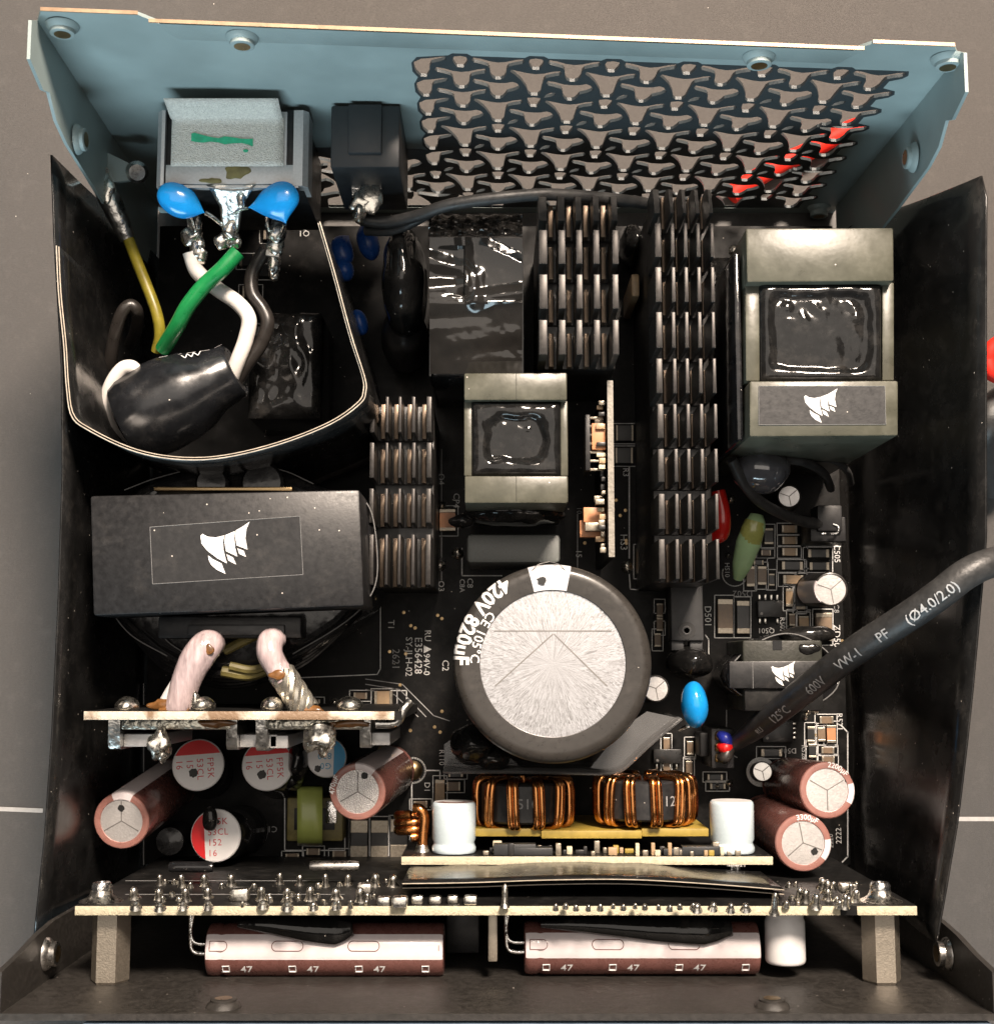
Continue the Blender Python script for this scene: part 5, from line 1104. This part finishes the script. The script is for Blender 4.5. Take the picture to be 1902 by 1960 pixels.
for px, py, w_ in ((640,1658,90),(366,1660,80)):
    p = aty(px, py, ym+4); hw = mm(w_/2, p.z)
    tag(mk('axial_resistor', G().tube([p-V((hw,0,0)), p-V((hw*.85,0,0)), p+V((hw*.85,0,0)), p+V((hw,0,0))], [.5,.95,.95,.5], 14, 3), M['steel' if px > 500 else 'black_gloss']), 'bright silver rod lying behind the front board pins' if px > 500 else 'dark glossy rod lying behind the front board pins, left', 'resistor')
# hex standoffs
for px, lb in ((206,'left brass-nickel hex standoff between front board and front wall'), (1692,'right brass-nickel hex standoff between front board and front wall')):
    x = at(px,1815,63).x; t = mk('hex_standoff', G().lathe([(2.9,0),(3.15,.35),(3.15,ym-.75+51.4-.35),(2.9,ym-.75+51.4)], (x,-51.4,ZM-6), (0,1,0), 6, up=(1,0,0)), M['hex_nickel'], ang=20)
    tag(t, lb, 'standoff', None)
tag(mk('board_post', G().bb(at(934,1770,62).x, at(952,1770,62).x, ym-9, ym-.8, 58, 62, .2), M['hex_nickel']), 'small flat metal post under the front board at centre', 'post')
# lying brown capacitors
def lying(label, x0p, x1p, py, z, r, name='lying_capacitor'):
    A, B = at(x0p, py, z+r*.3), at(x1p, py, z+r*.3); A = V((A.x, A.y, z)); B = V((B.x, A.y, z)); ax = (B-A).normalized(); h = (B-A).length
    t = thing('lying_capacitor', label, 'capacitor', A.lerp(B,.5)-V((0,0,r)))
    mk('sleeve', G().lathe([(r*.86,0),(r*.97,.25),(r,.8),(r,2.0),(r*.95,2.6),(r,3.4),(r,h-.6),(r*.96,h-.15),(r*.84,h)], A, ax, 48, up=(0,0,1)), M['brown_sleeve'], t, ang=50)
    # angle measured from +z; cross(ax,z) for ax=+x is -y -> positive angle tilts to the front
    a0, a1 = math.radians(-44), math.radians(12)
    st = mk('polarity_stripe', G().lathe([(r*.9,.14),(r*.985,.25),(r+.03,.8),(r+.03,2.0),(r*.95+.03,2.6),(r+.03,3.4),(r+.03,h-.6),(r*.96+.03,h-.15)], A, ax, 14, a0, a1, up=(0,0,1)), M['stripe_pink'], t, ang=50)
    _, u, v = frame(ax, (0,0,1)); S_ = lambda x, a, e=.07: A+ax*x+(u*math.cos(a)+v*math.sin(a))*(r+e)
    n = max(3, int(h/12.6)); 
    for k in range(4):
        xc = 1.2+k*12.6 if k < 4 else h
        if xc > h-.5: continue
        hl = 2.6; pts = []
        for i in range(24):
            an = i/24*2*math.pi; cx = math.cos(an); sy = math.sin(an)
            ux = (hl-.8)*(1 if cx > 0 else -1)+.8*cx; pts.append(S_(min(h-.8, max(.9, xc+ux)), -.30+.8*sy/r))
        mk('printed_outline', G().tube(pts, .07, 5, 1, closed=True), M['brown_sleeve'], st)
    for k in range(4):
        xc = 9.0+k*11.0-2
        if xc < h-3: text('printed_text', '47', 2.0, lambda x, y, xc=xc: S_(xc+x, .66-y/r, .06), M['print_white'], t, bold=.01, fine=.2)
        xr = 3.6+k*11.0
        if xr < h-2:
            pts = [S_(xr+dx, .60+da, .07) for dx, da in ((-.55,-.12),(.55,-.12),(.55,.16),(-.55,.16))]; mk('printed_outline', G().tube(pts, .12, 5, 1, closed=True), M['print_white'], t)
    for dy in (0, 1.6):
        mk('lead', G().tube([A+V((.5,-.6+dy,.6)), A+V((-1.6,-.6+dy,.6)), A+V((-2.7,0+dy,.6)), A+V((-3.0,2+dy,.6)), V((A.x-3.1+dy*.5,ym-.7,A.z+.6))], .36, 10), M['tin'], t)
    return t
lying('brown and white capacitor lying between front board and front wall, left', 397, 850, 1820, 56, 4.3)
lying('brown and white capacitor lying between front board and front wall, right', 1003, 1451, 1817, 56, 4.3)
for lb, x0p, x1p in (('glossy dark glue bead along the top of the left lying capacitor', 455, 675), ('glossy dark glue bead along the top of the right lying capacitor', 1035, 1400)):
    a, b = at(x0p,1770,60), at(x1p,1778,60); pts = [a, a.lerp(b,.25), a.lerp(b,.6)+V((0,-.5,0)), a.lerp(b,.85)+V((0,-.6,0)), b]
    tag(mk('glue_bead', G().tube(pts, [.5,1.3,2.0,2.3,1.2], 24, 10, flat=.8), M['black_goo'], ang=85), lb, 'glue')
hcan('small white can hanging from the front board near the right standoff', (1507,1805), 58, 3.35, 9.2, ym-.8, -1, 'white_tops', 'white_tops')
# dark plastic block between the lying capacitors
tag(mk('spacer_block', G().bb(at(855,1800,40).x, at(918,1800,40).x, -50.5, ym-3, 2, 44, .4), M['black_plastic']), 'dark plastic block standing between the two lying capacitors', 'block')
# ================================================================== printed cable and its header
hd = thing('pin_header', 'black three-pin plug with red and blue wires below the blue disc', 'connector', at(1380,1432,ZB))
a, b = at(1362,1395,22), at(1407,1472,22); mk('shell', G().bb(a.x, b.x, b.y, a.y, ZB+.05, 21, .3), M['black_plastic'], hd)
mk('plug_lip', G().bb(a.x-1.6, a.x+.2, b.y+2, a.y-1, ZB+.1, 17, .3), M['black_plastic'], hd)
for i, (y, mt) in enumerate(((1406,'wire_blue'),(1428,'wire_red'),(1449,'wire_black'))):
    mk('contact', G().blob(at(1375,y,21.3), (.75,.7,.5), .2, 1, i), M['brass'], hd)
    mk('contact', G().blob(at(1374,y+5,21.3), (.7,.6,.5), .2, 1, i+5), M['brass'], hd)
    mk('plug_wire', G().tube([at(1377,y,21.4), at(1387,y+4+(1-i)*3,22.5), at(1397,1424+i*3,22), at(1410,1424+i,22)], [.8,1.3,1.2,.9], 12, 5), M[mt], hd)
cab = thing('printed_cable', 'thick grey-black printed cable running diagonally to the upper right', 'cable', at(1600,1280,20))
CP = [(1398,1430,21),(1425,1410,24),(1460,1384,30),(1532,1327,42),(1590,1281,50),(1642,1242,56),(1744,1176,64),(1800,1136,67),(1850,1098,68),(1902,1076,67),(1990,1062,62)]
P3 = [at(*p) for p in CP]; rr_ = [1.3,1.8,2.3,2.5,2.55,2.55,2.55,2.55,2.55,2.5,2.5]
mk('heat_shrink', G().tube(P3, rr_, 20, 8), M['cable_black'], cab, ang=80)
def cable_text(s_, px, size):
    i = max(k for k in range(len(CP)-1) if CP[k][0] <= px); f = (px-CP[i][0])/(CP[i+1][0]-CP[i][0])
    p0 = P3[max(i-1,0)]; p1 = P3[i]; p2 = P3[i+1]; p3 = P3[min(i+2,len(P3)-1)]
    cr = lambda t: .5*((2*p1)+(p2-p0)*t+(2*p0-5*p1+4*p2-p3)*t*t+(3*p1-p0-3*p2+p3)*t**3)
    c = cr(f); d = (cr(min(1,f+.05))-cr(max(0,f-.05))).normalized(); up = V((0,0,1)); sd = up.cross(d).normalized(); up2 = d.cross(sd).normalized()
    if up2.z < 0: up2 = -up2
    R = 2.72
    text('printed_text', s_, size, lambda x, y: c+d*x+sd*(math.sin(y/R)*R)+up2*(math.cos(y/R)*R), M['cable_print'], cab, bold=.006, fine=.2)
for s_, px in (('125°C',1504),('600V',1570),('VW-1',1636),('PF',1698),('(Ø4.0/2.0)',1782)): cable_text(s_, px, 2.5)
cable_text('RU', 1466, 1.6)
pw = wire('dark printed wire lying on the board above the left transformer', [(560,925,16),(620,900,18),(690,872,18),(760,850,14)], 20, 'wire_black', flat=.6)
text('printed_text', '250V', 2.6, flatmap(at(650,888,20.5), 18), M['cable_print'], pw)
# ================================================================== cables on the table
def tcable(label, pts, r, mt, z=2): return tag(mk('loose_cable', G().tube([V((*at(x, y, zz).xy, zz)) for x, y, zz in pts], r, 14, 8), M[mt]), label, 'cable')
tcable('bright red cable lying on the table, seen through the vents', [(1398,374,2),(1416,360,2),(1440,345,2),(1500,310,2),(1545,290,2),(1620,250,2),(1665,238,2),(1720,236,2),(1765,252,2)], 2.1, 'cable_red')
tcable('second bright red cable behind the vents, lower right', [(1556,368,1),(1572,360,1),(1590,350,1),(1660,300,2),(1700,260,2)], 1.6, 'cable_red')
tcable('red cable loop at the right edge of the picture', [(1940,640,30),(1900,665,34),(1890,690,34),(1900,715,34),(1950,725,30)], 1.6, 'cable_red')
tcable('thick black cable entering at the right edge beyond the film wall', [(1980,740,20),(1915,770,26),(1890,810,28),(1885,870,20),(1905,930,10)], 3.2, 'cable_black')
tcable('second black cable at the right edge, farther down', [(1980,700,10),(1925,760,16),(1908,830,14),(1915,920,5)], 2.6, 'cable_black')

# ================================================================== groups of alike things
GR = {'finned_heatsink': 'black finned heatsinks', 'electrolytic_capacitor': 'round sleeved capacitors on the main board', 'polymer_capacitor': 'short printed or white cans', 'disc_capacitor': 'blue disc capacitors',
      'insulated_wire': 'loose wires inside the case', 'switch_wire': 'black wires from the switch', 'insulating_film': 'black film walls along the case sides', 'curved_film_guard': 'curved film guard layers', 'separating_film': 'film strips between the front boards',
      'wire_bundle': 'pink glazed wire bundles', 'wound_ring_coil': 'copper-wound ring coils', 'hex_standoff': 'hex standoffs of the front board', 'lying_capacitor': 'brown capacitors lying at the front', 'glue_bead': 'glue beads on the lying capacitors',
      'glue_blob': 'black glue lumps', 'loose_cable': 'cables on the table', 'axial_resistor': 'rods behind the front board pins'}
for o in bpy.data.objects:
    if o.parent is None and 'label' in o and o.name.split('.')[0] in GR: o['group'] = GR[o.name.split('.')[0]]
